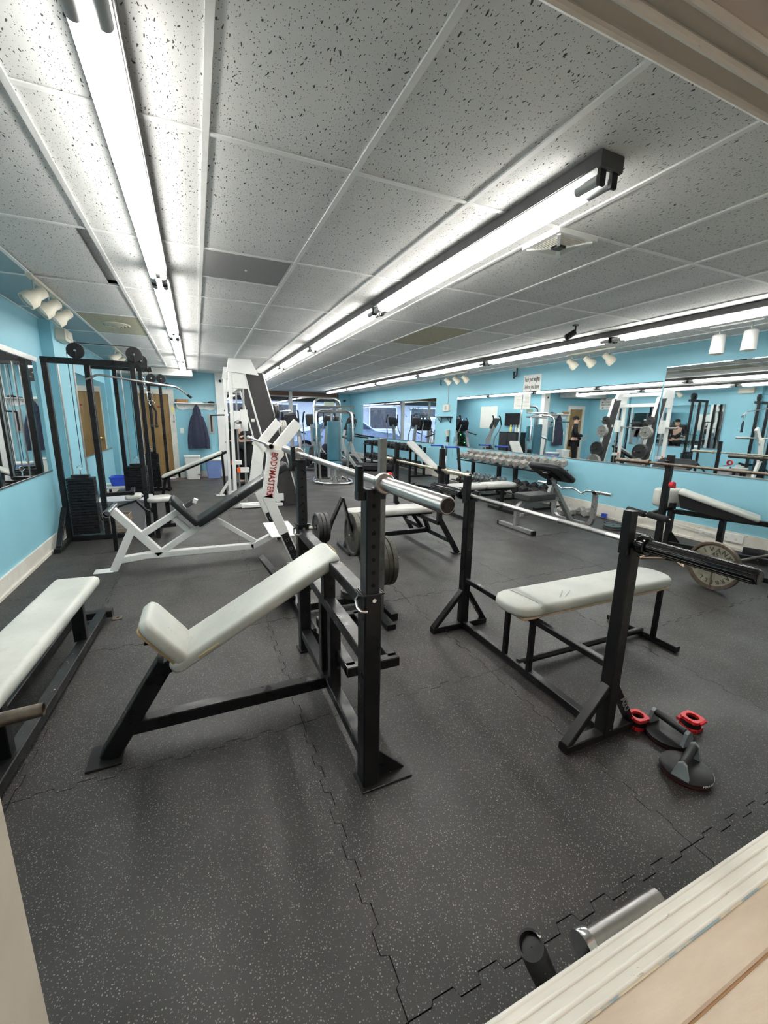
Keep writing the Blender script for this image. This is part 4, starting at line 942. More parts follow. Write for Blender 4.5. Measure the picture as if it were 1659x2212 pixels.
# ---- silver preacher curl bench
t = thing('curl_bench', 'silver framed curl bench with black seat and tilted black arm pad', 'curl bench', (4.6, 4.5, 0))
obj('foot_bar', B().beam((4.065, 4.16, .03), (4.065, 4.84, .03), .06, .055), silver, t)
for y in (4.15, 4.85): obj('end_cap', B().box(4.03, 4.10, y-.012, y+.012, 0, .06), blkp, t)
obj('front_post', B().tube([(4.065, 4.5, .05), (4.065, 4.5, .27), (4.09, 4.5, .33), (4.14, 4.5, .37), (4.20, 4.5, .385)], .03, w=.065, h=.055, up=(0, 1, 0)), silver, t)
obj('seat_rail', B().beam((4.18, 4.5, .385), (4.88, 4.5, .40), .055, .055), silver, t)
obj('seat_pad', B().pad((4.37, 4.5, .465), (1, 0, 0), (0, 1, 0), .50, .31, .085, .012, .02), pbr('charcoal_vinyl', (.045, .045, .048), .6, 0, .1), t)
obj('mast', B().beam((5.14, 4.5, .03), (4.62, 4.5, .72), .075, .06), silver, t)
obj('mast', B().beam((4.70, 4.5, .70), (4.62, 4.5, .40), .06, .06), silver, t)
ap = obj('arm_pad', B().pad((4.64, 4.5, .80), (.72, 0, -.44), (0, -1, 0), .44, .60, .085, .03, .07), blackv, t)
obj('support_bracket', B().beam((4.62, 4.5, .62), (4.61, 4.5, .75), .05, .05).beam((4.50, 4.5, .82), (4.72, 4.5, .69), .22, .015), black, t)
obj('label_plate', B().beam((4.50, 4.5, .805), (4.53, 4.5, .787), .08, .006), paper, ap)
P = [(5.15, 4.88, .50), (5.15, 4.88, .16)]+arc((5.15, 4.78, .13), .10, 180, 270, -Y_, Z_, 5)[0:0]+[(5.15, 4.85, .08), (5.15, 4.78, .035), (5.15, 4.24, .035), (5.15, 4.17, .08), (5.15, 4.14, .16), (5.15, 4.14, .50)]
obj('bar_stand', B().tube(P, .03, w=.065, h=.05, up=(1, 0, 0)), silver, t)
for y in (4.88, 4.14): obj('bar_hook', B().beam((5.13, y, .51), (5.08, y, .56), .05, .02).beam((5.15, y, .50), (5.19, y, .54), .05, .02), black, t)
t = thing('curl_bar', 'shiny zigzag curl bar resting on the silver bench stand', 'curl bar', (5.12, 4.5, .53))
zz = [(5.12, 5.05, .545), (5.12, 4.92, .545), (5.12, 4.80, .545), (5.12, 4.72, .50), (5.12, 4.60, .535), (5.12, 4.48, .535), (5.12, 4.36, .485), (5.12, 4.27, .54), (5.12, 4.12, .545), (5.12, 4.05, .545)]
obj('shaft', B().tube(zz, .0135, 10), chrome, t)
for a, b_ in ((5.03, 5.22), (4.06, 3.86)):
    obj('sleeve', B().lathe((5.12, a, .545), (0, b_-a, 0), [(0, .03), (.012, .03), (.014, .024), (abs(b_-a), .024), (abs(b_-a), .012)], 16), chrome, t)

# ---- rack, leg bench and bar by the right wall
t = thing('squat_stand', 'black chipped barbell stand with a red clip by the right wall', 'barbell stand', (4.95, 2.4, 0))
for y in (3.0, 1.75):
    obj('upright', B().beam((4.86, y, .02), (4.86, y, 1.16), .062, .058, up=(1, 0, 0)), chippy, t); obj('foot', B().beam((4.55, y, .02), (5.35, y, .02), .06, .04), chippy, t)
    obj('cradle', B().beam((4.815, y, 1.02), (4.80, y, 1.10), .05, .02, up=(1, 0, 0)), black, t)
obj('low_beam', B().beam((4.9, 3.0, .05), (4.9, 1.75, .05), .05, .05), black, t)
obj('red_clip', B().lathe((4.865, 2.965, .83), (0, -1, 0), [(0, .02), (0, .035), (.045, .035), (.045, .02)], 10).beam((4.85, 2.93, .86), (4.90, 2.93, .80), .02, .03), redp, t)
barbell(4.79, 1.42, 3.62, 1.06, 'barbell', 'rusty brown barbell on the chipped stand by the right wall mirror', rusty, rusty, .0145, .025)
t = thing('leg_bench', 'black framed leg bench with white knee block and foam rollers by the right wall', 'leg bench', (5.3, 2.9, 0))
obj('knee_block', B().pad((5.30, 3.22, .615), (.93, -.40, 0), (0, 0, 1), .34, .23, .13, .03, .04), vinyl, t)
obj('long_pad', B().pad((5.47, 2.76, .60), (.34, -.72, -.235), (1, .45, 0), .80, .26, .055, .02, .02), vinyl, t)
pd = V((.34, -.72, 0)).normalized()
obj('pad_board', B().prism([(-.38, .085), (.38, -.14), (.18, -.155), (-.34, -.07)], (5.46, 2.76, .595), pd, (0, 0, 1), V((pd.y, -pd.x, 0))*.10), blkp, t)
obj('mast', B().beam((5.28, 3.15, .03), (5.28, 3.15, .56), .06, up=(1, 0, 0)), chippy, t)
obj('top_rail', B().beam((5.28, 3.15, .46), (5.75, 1.9, .45), .055, .055), black, t); obj('base_rail', B().beam((5.28, 3.15, .05), (5.75, 1.9, .05), .055, .055), chippy, t)
for q in (.38, .78): obj('post', B().beam((5.28+.47*q, 3.15-1.25*q, .07), (5.28+.47*q, 3.15-1.25*q, .44), .055, up=(1, 0, 0)), black, t)
obj('floor_leg', B().beam((5.34, 3.0, .03), (4.75, 2.78, .02), .06, .035), black, t); obj('gusset', B().prism([(0, 0), (.12, 0), (0, .14)], (5.30, 3.13, .07), (.35, -.94, 0), (0, 0, 1), (.004, .002, 0)), black, t)
for a, b_ in (((4.83, 3.40), (4.80, 3.15)), ((4.79, 3.11), (4.77, 2.86))):
    obj('foam_roller', B().lathe((a[0], a[1], .46), (b_[0]-a[0], b_[1]-a[1], -.01), [(0, .03), (.004, .038), (.245, .038), (.25, .03)], 16), foam, t)
obj('roller_axle', B().cyl((4.83, 3.42, .461), (4.77, 2.84, .455), .011, n=8), steel, t)
obj('roller_arm', B().beam((4.80, 3.13, .46), (5.28, 3.15, .50), .035, .035), chippy, t)
t = thing('wedge_stool', 'small tan bent tube footrest on the floor under the leg bench', 'footrest', (4.7, 2.75, 0))
obj('tube_frame', B().tube([(4.52, 2.95, .01), (4.60, 2.86, .10), (4.72, 2.66, .10), (4.66, 2.56, .01)], .010, 8).tube([(4.52, 2.95, .01), (4.85, 2.80, .01), (4.66, 2.56, .01)], .008, 8), wood, t)
solo('rubber_mat_roll', B().pad((5.80, 2.40, .05), (.4, -.8, 0), (1, .5, 0), .34, .22, .10, .01, .01), foam, 'black waffle foam block on the floor beside the large iron plate', 'foam block')
# 45 plate on a bar on the floor
ax = V((1, -.02, 0)).normalized(); c0 = V((4.27, 2.10, .228))
t = thing('floor_barbell', 'thin rusty bar on the floor running from the large grey plate to the wall', 'barbell', (4.9, 2.15, .21))
obj('shaft', B().cyl(c0-ax*.035, c0+ax*1.25, .0135, n=12), rusty, t); obj('sleeve', B().cyl(c0-ax*.05, c0+ax*.05, .024, n=14), rusty, t)
t = thing('large_plate', 'large worn grey iron plate marked 45 standing on edge, right foreground', 'weight plate', c0)
pg = irongp = pbr('worn_grey_green_plate', (.27, .26, .20), .55, .2, .25, 14, .3, 60)
R, T = .225, .042; pr = [(-T*.2, .026), (-T*.2, .05), (-T*.10, .06), (-T*.10, R*.84), (-T/2, R*.90), (-T/2, R*.985), (-T*.4, R), (T*.4, R), (T/2, R*.985), (T/2, R*.90), (T*.1, R*.84), (T*.1, .06), (T*.2, .05), (T*.2, .026)]
d, sd, u = frame(ax)
rings = [[c0+d*tt+sd*q*math.cos(a)+u*q*math.sin(a) for a in (2*PI*k/44 for k in range(44))] for tt, q in pr]
body = obj('plate_body', B().loft([rings[i] for i in (0, 1, 2, 3)], False).loft([rings[i] for i in (10, 11, 12, 13)], False), pg, t)
obj('plate_rim', B().loft([rings[i] for i in range(3, 11)], False), rusty, t)
rd = V((-ax.y, ax.x, 0))*-1; face = c0-ax*(T*.11)
rb = B()
for k in range(3):
    a_ = math.radians(150+120*k); dd = rd*math.cos(a_)+Z_*math.sin(a_); rb.beam(face+dd*.05, face+dd*R*.84, .012, .008, up=ax)
obj('rib', rb, rusty, t)
def arctext(s, r, a0, da, size, flip=False):
    for k, chh in enumerate(s):
        if chh == ' ': continue
        a_ = math.radians(a0-k*da); dd = rd*math.cos(a_)+Z_*math.sin(a_); tt = rd*math.sin(a_)-Z_*math.cos(a_)
        text('lettering', chh, size, face+dd*r, tt, dd, dark_t, t, .003)
arctext('IVANKO', .152, 124, 21, .062); text('lettering', '45', .058, face+Z_*.105, rd, Z_, dark_t, t, .003)
arctext('BARBELL CO', .152, -14, 18, .052)
# plates left on the floor by the wall
for k, (x, y, z, R, m, lab) in enumerate(((5.45, 4.02, .014, .14, iron, 'black plate under the others in the small floor pile'), (5.46, 4.03, .042, .125, iron, 'blue-grey plate on top of the small floor pile by the wall'), (5.72, 4.05, .014, .14, iron, 'black plate flat on the floor right of the small pile'), (5.70, 4.22, .014, .12, iron, 'small black plate flat on the floor nearest the baseboard'), (5.50, 3.72, .014, .10, iron, 'small black plate flat on the floor in front of the pile'))):
    p = obj('weight_plate', B().disc((0, 0, 0), (0, 0, 1), R, .02, .026, 28), pbr('blue_grey_iron', (.06, .08, .09), .4, .3) if k == 1 else m); tag(p, lab, 'weight plate', 'plates lying on the floor by the wall').location = (x, y, z)

# ---- chrome pec machine
t = thing('pec_machine', 'chrome pec deck machine with teal upholstery in the middle distance', 'exercise machine', (2.95, 9.5, 0))
obj('base_loop', B().tube([(2.52, 9.9, .03), (2.50, 9.6, .03), (2.66, 9.35, .03), (3.16, 9.20, .03), (3.32, 9.35, .03), (3.45, 9.8, .03), (3.40, 10.35, .03), (2.66, 10.4, .03)], .03, 10, closed=True), chrome, t)
for x0, x1 in ((2.58, 2.50), (3.24, 3.36)):
    obj('side_tube', B().tube([(x0, 9.5, .05), (x0-.02*(1 if x0 < 3 else -1), 9.5, .70), ((x0+x1)/2, 9.5, 1.05), (x0+(.08 if x0 < 3 else -.08), 9.6, 1.10)], .03, 10), chrome, t)
obj('arch', B().tube([(2.58, 9.9, .05), (2.56, 9.9, 1.80), (2.60, 9.9, 1.92), (2.70, 9.9, 1.98), (3.06, 9.9, 1.98), (3.17, 9.9, 1.92), (3.20, 9.9, 1.80), (3.20, 9.9, .05)], .032, 12), chrome, t)
for z in (1.78, 1.66): obj('top_rail', B().tube([(2.50, 9.6, z), (3.40, 9.45, z)], .026, 10), chrome, t)
for s, x in ((-1, 2.46), (1, 3.32)):
    obj('swing_arm', B().tube([(2.90+s*.05, 9.42, 1.70), (x-s*.12, 9.42, 1.70), (x-s*.03, 9.38, 1.66), (x, 9.34, 1.56), (x+.0, 9.32, .95)], .026, 10), chrome, t)
    ap = obj('arm_pad', B().pad((x-s*.02, 9.40, 1.20), (0, 0, 1), (1, 0, 0), .42, .17, .10, .03, .04), teal, t)
    obj('bolt', B().cyl((x-.05, 9.34, 1.32), (x-.05, 9.325, 1.32), .014, n=8).cyl((x+.03, 9.34, 1.32), (x+.03, 9.325, 1.32), .014, n=8).cyl((x-.05, 9.34, 1.08), (x-.05, 9.325, 1.08), .014, n=8).cyl((x+.03, 9.34, 1.08), (x+.03, 9.325, 1.08), .014, n=8), chrome, ap)
obj('back_pad', B().pad((2.90, 9.50, 1.0), (0, 0, 1), (1, 0, 0), .92, .28, .09, .02, .03), teal, t)
obj('seat_pad', B().pad((2.86, 9.30, .50), (0, 1, 0), (1, 0, 0), .34, .30, .08, .02, .03), teal, t)
obj('seat_post', B().cyl((2.90, 9.36, .03), (2.90, 9.40, .47), .028, n=10).cyl((3.02, 9.5, .03), (3.0, 9.5, .56), .028, n=10), chrome, t)
obj('post', B().cyl((2.90, 9.62, .05), (2.90, 9.62, 1.75), .03, n=10), chrome, t)
stack(t, 2.74, 9.95, .10, 18, .26, .14, .032)
obj('logo_sign', B().box(2.80, 3.05, 9.86, 9.88, 1.82, 1.90), pbr('pale_green_sign', (.45, .55, .42)), t)
# ================================================================ CARDIO, WALL ITEMS, SMALL DETAIL
def elliptical(label, x, y, rz, sc=1.):
    t = thing('elliptical_trainer', label, 'elliptical trainer', (0, 0, 0), 'elliptical trainers by the front windows')
    obj('base_frame', B().beam((0, -.75, .06), (0, .75, .06), .10, .07).beam((-.3, -.72, .04), (.3, -.72, .04), .08, .06).beam((-.3, .72, .04), (.3, .72, .04), .08, .06), dkp, t)
    obj('flywheel_cover', B().lathe((-.09, .45, .34), (1, 0, 0), [(0, .05), (0, .27), (.03, .31), (.15, .31), (.18, .27), (.18, .05)], 24), blkp, t)
    obj('mast', B().tube([(0, .48, .1), (0, .50, .60), (0, .42, 1.05), (0, .30, 1.35)], .05, w=.11, h=.08, up=(1, 0, 0)), sgrey, t)
    cs = obj('console', B().pad((0, .27, 1.46), (0, -.45, .9), (1, 0, 0), .40, .34, .09, .03, .06), dkp, t)
    obj('display', B().pad((0, .235, 1.475), (0, -.45, .9), (1, 0, 0), .22, .24, .03, .004, .02), screen, cs)
    for s in (-1, 1):
        obj('handlebar', B().tube([(s*.26, .42, .55), (s*.27, .40, .95), (s*.24, .22, 1.20), (s*.24, .14, 1.42), (s*.22, .20, 1.66)], .019, 8), sgrey, t)
        obj('hand_grip', B().tube([(s*.24, .14, 1.40), (s*.22, .20, 1.68), (s*.20, .24, 1.72)], .024, 8), foam, t)
        obj('crank_link', B().tube([(s*.26, .42, .56), (s*.22, .05, .30), (s*.20, -.62, .22)], .024, 8), sgrey, t)
        obj('pedal', B().pad((s*.18, -.12+.12*s, .30), (0, 1, 0), (1, 0, 0), .38, .15, .05, .015, .04), blkp, t)
    t.location = (x, y, 0); t.rotation_euler = (0, 0, rz); t.scale = (sc,)*3; return t
elliptical('elliptical trainer just right of the smith machine plates', 2.35, 11.8, -.35)
elliptical('elliptical trainer second from the smith machine, its console tilted', 3.2, 12.95, -.45)
elliptical('elliptical trainer directly behind the chrome pec machine', 4.3, 14.2, .2)
elliptical('elliptical trainer in the far corner beneath the ceiling camera', 5.0, 15.2, .8)
def treadmill(label, x, y, rz):
    t = thing('treadmill', label, 'treadmill', (0, 0, 0), 'treadmills near the front windows')
    obj('deck', B().box(-.40, .40, -.85, .75, .05, .17, .02), blkp, t); obj('belt', B().box(-.25, .25, -.84, .55, .165, .175, .002), foam, t)
    obj('motor_cover', B().pad((0, .70, .20), (0, 1, 0), (1, 0, 0), .42, .74, .18, .05, .08), dkp, t)
    for s in (-1, 1):
        obj('upright_arc', B().tube([(s*.40, .25, .12), (s*.40, .55, .50), (s*.39, .66, .85), (s*.36, .60, 1.20)], .03, w=.07, h=.10, up=(1, 0, 0)), sgrey, t)
        obj('hand_rail', B().tube([(s*.36, .58, 1.08), (s*.38, .25, 1.02), (s*.38, -.12, .98)], .022, 8), foam, t)
        obj('high_grip', B().tube([(s*.30, .52, 1.15), (s*.30, .44, 1.45), (s*.22, .50, 1.68)], .019, 8), blkp, t)
    cs = obj('console', B().pad((0, .55, 1.34), (0, -.35, .9), (1, 0, 0), .48, .66, .13, .04, .10), blkp, t)
    obj('display', B().pad((0, .48, 1.37), (0, -.35, .9), (1, 0, 0), .20, .30, .02, .003, .02), screen, cs); obj('side_cup', B().pad((.26, .49, 1.33), (0, -.35, .9), (1, 0, 0), .2, .08, .03, .01, .03), sgrey, cs)
    t.location = (x, y, 0); t.rotation_euler = (0, 0, rz); return t
treadmill('treadmill with a big black console in front of the first wall mirror', 4.75, 12.0, .95)
treadmill('treadmill standing side-on near the middle of the front windows', 3.2, 15.3, 0.1)
treadmill('treadmill nearest the partition, mostly behind the smith machine', 1.6, 14.9, 0.1)
# ---- ceiling-mounted bits
def spots(label, cx, ys, z, kind, yaw, rail=True, sgn=1):
    t = thing('track_light', label, 'track light', (cx, sum(ys)/len(ys), z), 'track lights near the side walls')
    obj('track', B().box(cx-.02, cx+.02, min(ys)-.10, max(ys)+.10, z-.02, z), cream if kind == 'bell' else white, t)
    for y in ys:
        obj('stem', B().cyl((cx, y, z-.10), (cx, y, z-.015), .010, n=8), chrome, t)
        if kind == 'bell':
            d = V((sgn*.70, -.35, -.62)).normalized(); c_ = V((cx, y, z-.145))
            h = obj('lamp_head', B().lathe(c_-d*.09, d, [(0, .03), (.01, .042), (.08, .045), (.11, .066), (.17, .068), (.17, .058), (.10, .045)], 18), cream, t)
            obj('bulb', B().lathe(c_+d*.02, d, [(0, .001), (.01, .04), (.04, .05), (.05, .04), (.055, .002)], 14), white, h)
        else:
            h = obj('lamp_head', B().lathe((cx, y, z-.30), (0, 0, 1), [(0, .055), (0, .068), (.19, .062), (.20, .05), (.20, .01)], 20), white, t)
            obj('bulb', B().lathe((cx, y, z-.31), (0, 0, 1), [(0, .002), (.0, .03), (.02, .05), (.04, .045)], 14), wgrey, h)
    return t
spots('cream three head track light at the left ceiling edge, nearest the camera', -1.10, (4.42, 4.80, 5.18), 2.545, 'bell', 0, sgn=-1)
spots('cream two head track light at the left above the cable tower', -1.10, (8.15, 8.6), 2.545, 'bell', 0, sgn=-1)
spots('cream three head track light at the right ceiling edge beside the weights sign', 5.45, (4.45, 4.78, 5.10), 2.55, 'bell', 0)
spots('cream three head track light above the middle wall section between the mirrors', 5.42, (7.95, 8.3, 8.65), 2.55, 'bell', 0)
spots('white track light with two straight cylinder heads at the right edge', 5.35, (2.70, 3.00), 2.57, 'can', 0)
t = thing('security_camera', 'small black camera hanging from the ceiling between the middle and right light rows', 'camera', (3.95, 3.72, 2.4))
obj('mount', B().cyl((3.93, 3.68, 2.545), (3.93, 3.68, 2.556), .035, n=14).cyl((3.93, 3.68, 2.49), (3.93, 3.68, 2.55), .010, n=8), blkp, t)
obj('body', B().lathe((3.95, 3.70, 2.49), (-.45, .25, -.35), [(0, .01), (.0, .03), (.11, .034), (.12, .02)], 16), blkp, t)
t = thing('far_camera', 'small dark camera on the far corner wall above the elliptical', 'camera', (5.6, 17.0, 2.4))
obj('body', B().lathe((5.75, 17.1, 2.28), (-.5, -.6, -.1), [(0, .02), (.0, .04), (.14, .04), (.15, .02)], 12), blkp, t); obj('mount', B().cyl((5.75, 17.2, 2.30), (5.75, 17.05, 2.30), .02, n=8), blkp, t)
t = thing('left_camera', 'black bullet camera at the left picture edge under the ceiling', 'camera', (-1.3, 3.5, 2.4))
obj('body', B().lathe((-1.22, 3.62, 2.47), (0, .25, -.9), [(0, .02), (.0, .03), (.10, .032), (.11, .02)], 12), blkp, t); obj('mount', B().cyl((-1.22, 3.62, 2.47), (-1.22, 3.60, 2.556), .012, n=8), chrome, t)
t = thing('emergency_light', 'boxy beige emergency light on the blue pilaster at left', 'emergency light', (-1.44, 6.6, 2.4))
obj('box', B().box(-1.458, -1.36, 6.42, 6.78, 2.36, 2.50, .012), cream, t); obj('lens', B().box(-1.362, -1.352, 6.50, 6.74, 2.40, 2.475, .006), wgrey, t)
# ---- right wall
t = thing('weights_sign', 'white paper sign with black lettering on the blue right wall', 'sign', (XR, 6.53, 2.1)); obj('sheet', B().box(XR-.004, XR, 6.30, 6.76, 2.08, 2.40, 0), paper, t)
text('lettering', 'Rack your weights', .125, (XR-.006, 6.53, 2.315), (0, -1, 0), (0, 0, 1), blk_t, t, .0005, sx=.42); text('lettering', 'before you leave', .125, (XR-.006, 6.53, 2.175), (0, -1, 0), (0, 0, 1), blk_t, t, .0005, sx=.45)
for k, (a, b_, lab) in enumerate(((6.76, 6.99, 'left typed paper notice taped at the top of the mirror'), (6.53, 6.735, 'right typed paper notice taped at the top of the mirror'))):
    t = thing('paper_notice', lab, 'paper notice', (XR-.02, (a+b_)/2, 1.77), 'paper notices taped to the mirror'); obj('sheet', B().box(XR-.012, XR-.0095, a, b_, 1.76, 2.045, 0), paper, t)
    lb = B()
    for q in range(9): lb.box(XR-.0128, XR-.0122, a+.03, b_-.03-random.uniform(0, .05), 2.0-q*.024, 2.004-q*.024, 0)
    o = obj('typed_lines', lb, pbr('grey_type', (.3, .3, .3)), t); o['kind'] = 'stuff'
t = thing('valve_pipe', 'black bent pipe with a tap hanging below the ceiling by the sign', 'pipe', (XR-.06, 6.95, 2.4))
obj('pipe', B().tube([(XR-.06, 6.92, 2.56), (XR-.06, 6.92, 2.44), (XR-.06, 6.93, 2.41), (XR-.06, 7.0, 2.395)], .016, 8), dkp, t); obj('tap', B().cyl((XR-.06, 7.0, 2.36), (XR-.06, 7.0, 2.48), .018, n=8).tube(arc((XR-.06, 7.0, 2.49), .03, 0, 330, X_, Y_, 8), .006, 5), blkp, t)
solo('hook_pipe', B().tube([(XR-.04, 9.85, 2.56), (XR-.04, 9.85, 2.44), (XR-.04, 9.82, 2.43)], .014, 8), dkp, 'short dark pipe stub at the ceiling over the wall shelf', 'pipe')
t = thing('switch_box', 'cream electrical box with conduit above the small wall shelf', 'electrical box', (XR-.03, 9.5, 1.78)); obj('box', B().box(XR-.05, XR, 9.40, 9.67, 1.76, 1.92, .006), cream, t)
obj('dial', B().box(XR-.06, XR-.05, 9.50, 9.57, 1.79, 1.89), sgrey, t); obj('conduit', B().cyl((XR-.012, 9.5, 1.92), (XR-.012, 9.5, 2.56), .008, n=8), sgrey, t)
t = thing('bracket_shelf', 'tiny black bracket shelf on the blue wall between the mirrors', 'shelf', (XR-.08, 9.57, 1.5)); obj('board', B().box(XR-.16, XR, 9.25, 9.90, 1.60, 1.62), blkp, t)
for y in (9.34, 9.80): obj('bracket', B().beam((XR-.01, y, 1.45), (XR-.01, y, 1.60), .02, up=(1, 0, 0)).beam((XR-.01, y, 1.46), (XR-.13, y, 1.595), .014, .014), blkp, t)
t = thing('outlet_box', 'pale blue painted outlet box on the right wall above the broom', 'outlet', (XR-.03, 9.0, 1.1)); obj('box', B().box(XR-.035, XR, 9.12, 9.24, .98, 1.12, .004), wallm, t); obj('cord', B().cyl((XR-.01, 9.18, .6), (XR-.01, 9.18, .98), .006, n=6), wallm, t)
t = thing('power_outlets', 'white double outlet plate with plugs on the right baseboard', 'outlet', (XR-.03, 3.2, .1)); obj('plate', B().box(XR-.026, XR-.02, 2.98, 3.18, .085, .165, .002).box(XR-.034, XR-.02, 2.68, 2.92, .09, .19, .004), white, t)
for y in (3.03, 3.12, 2.75, 2.86): obj('socket', B().cyl((XR-.036, y, .13), (XR-.030, y, .13), .016, n=10), cream, t)
solo('cable_run', B().tube([(XR-.05, 5.2, .05), (XR-.07, 4.6, .04), (XR-.06, 4.2, .09), (XR-.05, 3.7, .19), (XR-.05, 3.3, .16), (XR-.05, 2.9, .13)], .005, 6), cream, 'thin pale cable drooping along the right baseboard', 'cable')
solo('blue_plug', B().box(XR-.09, XR-.045, 4.52, 4.60, .02, .08, .006), bluev, 'small blue plug at the right baseboard beside the curl bar stand', 'plug')
# ---- far left wall: door, coat rack, bins
dr = struct('door_1', B().box(-1.19, -.57, YD+.01, YD+.05, .005, 2.02, .003), tan)
obj('door_knob', B().lathe((-1.13, YD+.01, .98), (0, -1, 0), [(0, .028), (.008, .028), (.012, .012), (.04, .012), (.05, .03), (.07, .03), (.078, .01)], 14), pbr('brass_knob', (.75, .5, .16), .25, 1), dr)
obj('door_frame', B().box(-1.30, -1.19, YD-.02, YD, 0, 2.10).box(-.57, -.45, YD-.02, YD, 0, 2.10).box(-1.30, -.45, YD-.022, YD, 2.02, 2.14), trimw, dr)
obj('door_sign', B().box(-.83, -.74, YD+.004, YD+.01, 1.70, 1.74, 0), pbr('dark_red_sign', (.22, .02, .02)), dr)
solo('yellow_note', B().box(-.53, -.46, YD-.025, YD-.021, 1.62, 1.74, 0), pbr('yellow_paper', (.75, .68, .25)), 'yellow sticky note on the right door casing', 'note')
solo('door_keys', B().tube(arc((-.49, YD-.03, 1.38), .02, 0, 330, X_, Z_, 8), .004, 5).beam((-.49, YD-.03, 1.54), (-.485, YD-.03, 1.40), .008, .004, up=(0, 1, 0)), blkp, 'small dark latch hanging on the door casing below the note', 'latch')
solo('light_switch', B().box(-.37, -.29, YD-.008, YD, 1.10, 1.22, .002), white, 'white light switch plate between the door and the hoodie', 'light switch')
t = thing('coat_shelf', 'white scalloped coat shelf with hooks on the far blue wall', 'coat rack', (0, YD-.1, 1.7))
obj('shelf_board', B().box(-.44, .50, YD-.17, YD, 1.81, 1.832), white, t)
obj('back_board', B().prism([(-.40, 1.81), (-.40, 1.70), (-.28, 1.66), (-.12, 1.70), (.04, 1.66), (.20, 1.70), (.34, 1.66), (.47, 1.70), (.47, 1.81)], (0, YD-.012, 0), (1, 0, 0), (0, 0, 1), (0, .01, 0)), white, t)
for x in (-.40, .46): obj('side_bracket', B().prism([(0, 0), (-.13, 0), (-.10, -.08), (-.02, -.13), (0, -.19)], (x, YD, 1.81), (0, 1, 0), (0, 0, 1), (.009, 0, 0)), white, t)
for x in (-.24, 0, .22): obj('coat_hook', B().tube([(x, YD-.02, 1.76), (x, YD-.05, 1.74), (x, YD-.06, 1.77)], .006, 6), chrome, t)
t = thing('hoodie', 'dark navy hooded sweatshirt hanging on the white coat shelf', 'hoodie', (.04, YD-.1, .8))
def cloth(cx, cy, prof, n=26, ph=0):
    rr = []
    for z, w, d in prof:
        rr.append([(cx+w*math.cos(a)*(1+.06*math.sin(5*a+z*3+ph)), cy+d*math.sin(a)*(1+.25*math.sin(7*a+z*2+ph)), z) for a in (2*PI*k/n for k in range(n))])
    return B().loft(rr)
obj('body', cloth(.03, YD-.10, [(.73, .17, .05), (.76, .185, .07), (1.0, .19, .08), (1.3, .17, .085), (1.5, .12, .08), (1.60, .07, .06), (1.68, .045, .05)]), navy, t)
obj('hood', cloth(.03, YD-.11, [(1.50, .05, .04), (1.56, .10, .07), (1.66, .085, .07), (1.74, .05, .045), (1.79, .015, .02)], ph=2), navy, t)
for s in (-1, 1): obj('sleeve', B().tube([(.03+s*.09, YD-.11, 1.50), (.03+s*.16, YD-.12, 1.25), (.03+s*.20, YD-.12, .95), (.03+s*.205, YD-.12, .72)], .05, 10), navy, t)
solo('wicker_basket', openbox(-.28, YD-.09, 1.833, 1.91, .12, .055, .145, .065, .01), pbr('wicker', (.35, .17, .07), .7, 0, .4, 60, .5, 150), 'small brown wicker basket on the left end of the coat shelf', 'basket')
solo('folded_towel', B().pad((.04, YD-.10, 1.845), (1, 0, 0), (0, 1, 0), .26, .13, .03, .012, .02), paper, 'white folded towel on the middle of the coat shelf', 'towel')
solo('baseball_cap', B().lathe((.38, YD-.09, 1.833), (0, 0, 1), [(0, .08), (.03, .075), (.05, .03), (.052, .001)], 14).pad((.27, YD-.09, 1.84), (1, 0, 0), (0, 1, 0), .14, .1, .015, .005, .02), blkcloth, 'black cap lying on the right end of the coat shelf', 'cap')
t = thing('waste_bin', 'white pedal waste bin under the hoodie', 'waste bin', (-.15, 11.33, 0)); obj('tub', openbox(-.15, 11.33, 0, .54, .145, .14, .185, .165), white, t)
obj('lid', B().pad((-.15, 11.33, .555), (1, 0, 0), (0, 1, 0), .38, .35, .035, .012, .05), white, t); obj('pedal', B().box(-.05, .0, 11.16, 11.19, .10, .12), blkp, t)
t = thing('recycling_bin', 'periwinkle blue bin with white lid next to the white bin', 'waste bin', (.33, 11.35, 0)); obj('tub', openbox(.33, 11.35, 0, .44, .15, .13, .19, .16), pblue, t)
obj('lid', B().pad((.33, 11.35, .465), (1, 0, 0), (0, 1, 0), .39, .34, .055, .02, .05), white, t)
t = thing('wall_pulley', 'steel wall plate with black pulley arm on the blue wall right of the hoodie', 'wall bracket', (.36, YD-.05, 1.3)); obj('plate', B().box(.28, .42, YD-.015, YD, 1.10, 1.58), sgrey, t)
obj('rod', B().cyl((.35, YD-.06, 1.14), (.35, YD-.06, 1.55), .018, n=8), blkp, t); obj('arm', B().tube([(.35, YD-.06, 1.54), (.52, YD-.5, 1.55), (.60, YD-1.1, 1.55)], .018, 8), blkp, t)
t = thing('hanging_strap', 'black strap with a round stop hanging left of the smith machine', 'strap', (.60, 8.4, .3)); obj('strap', B().tube([(.55, 8.75, 1.62), (.56, 8.72, 1.0), (.57, 8.75, .3)], .012, 6), blkcloth, t)
obj('ball', B().lathe((.56, 8.72, .95), (0, 0, 1), [(0, .01), (.015, .045), (.05, .055), (.085, .045), (.10, .01)], 14), blkp, t); obj('top_arm', B().beam((.52, 8.75, 1.62), (.52, 8.56, 1.62), .03), blkp, t)
t = thing('ceiling_speaker', 'round white sensor on the white post near the ceiling', 'sensor', (.62, YD-.06, 2.35)); obj('ring', B().lathe((.62, YD-.05, 2.38), (0, -1, 0), [(0, .06), (.02, .055), (.022, .02)], 18), white, t); obj('lens', B().lathe((.62, YD-.07, 2.38), (0, -1, 0), [(0, .035), (.015, .03), (.02, .002)], 14), blkp, t)
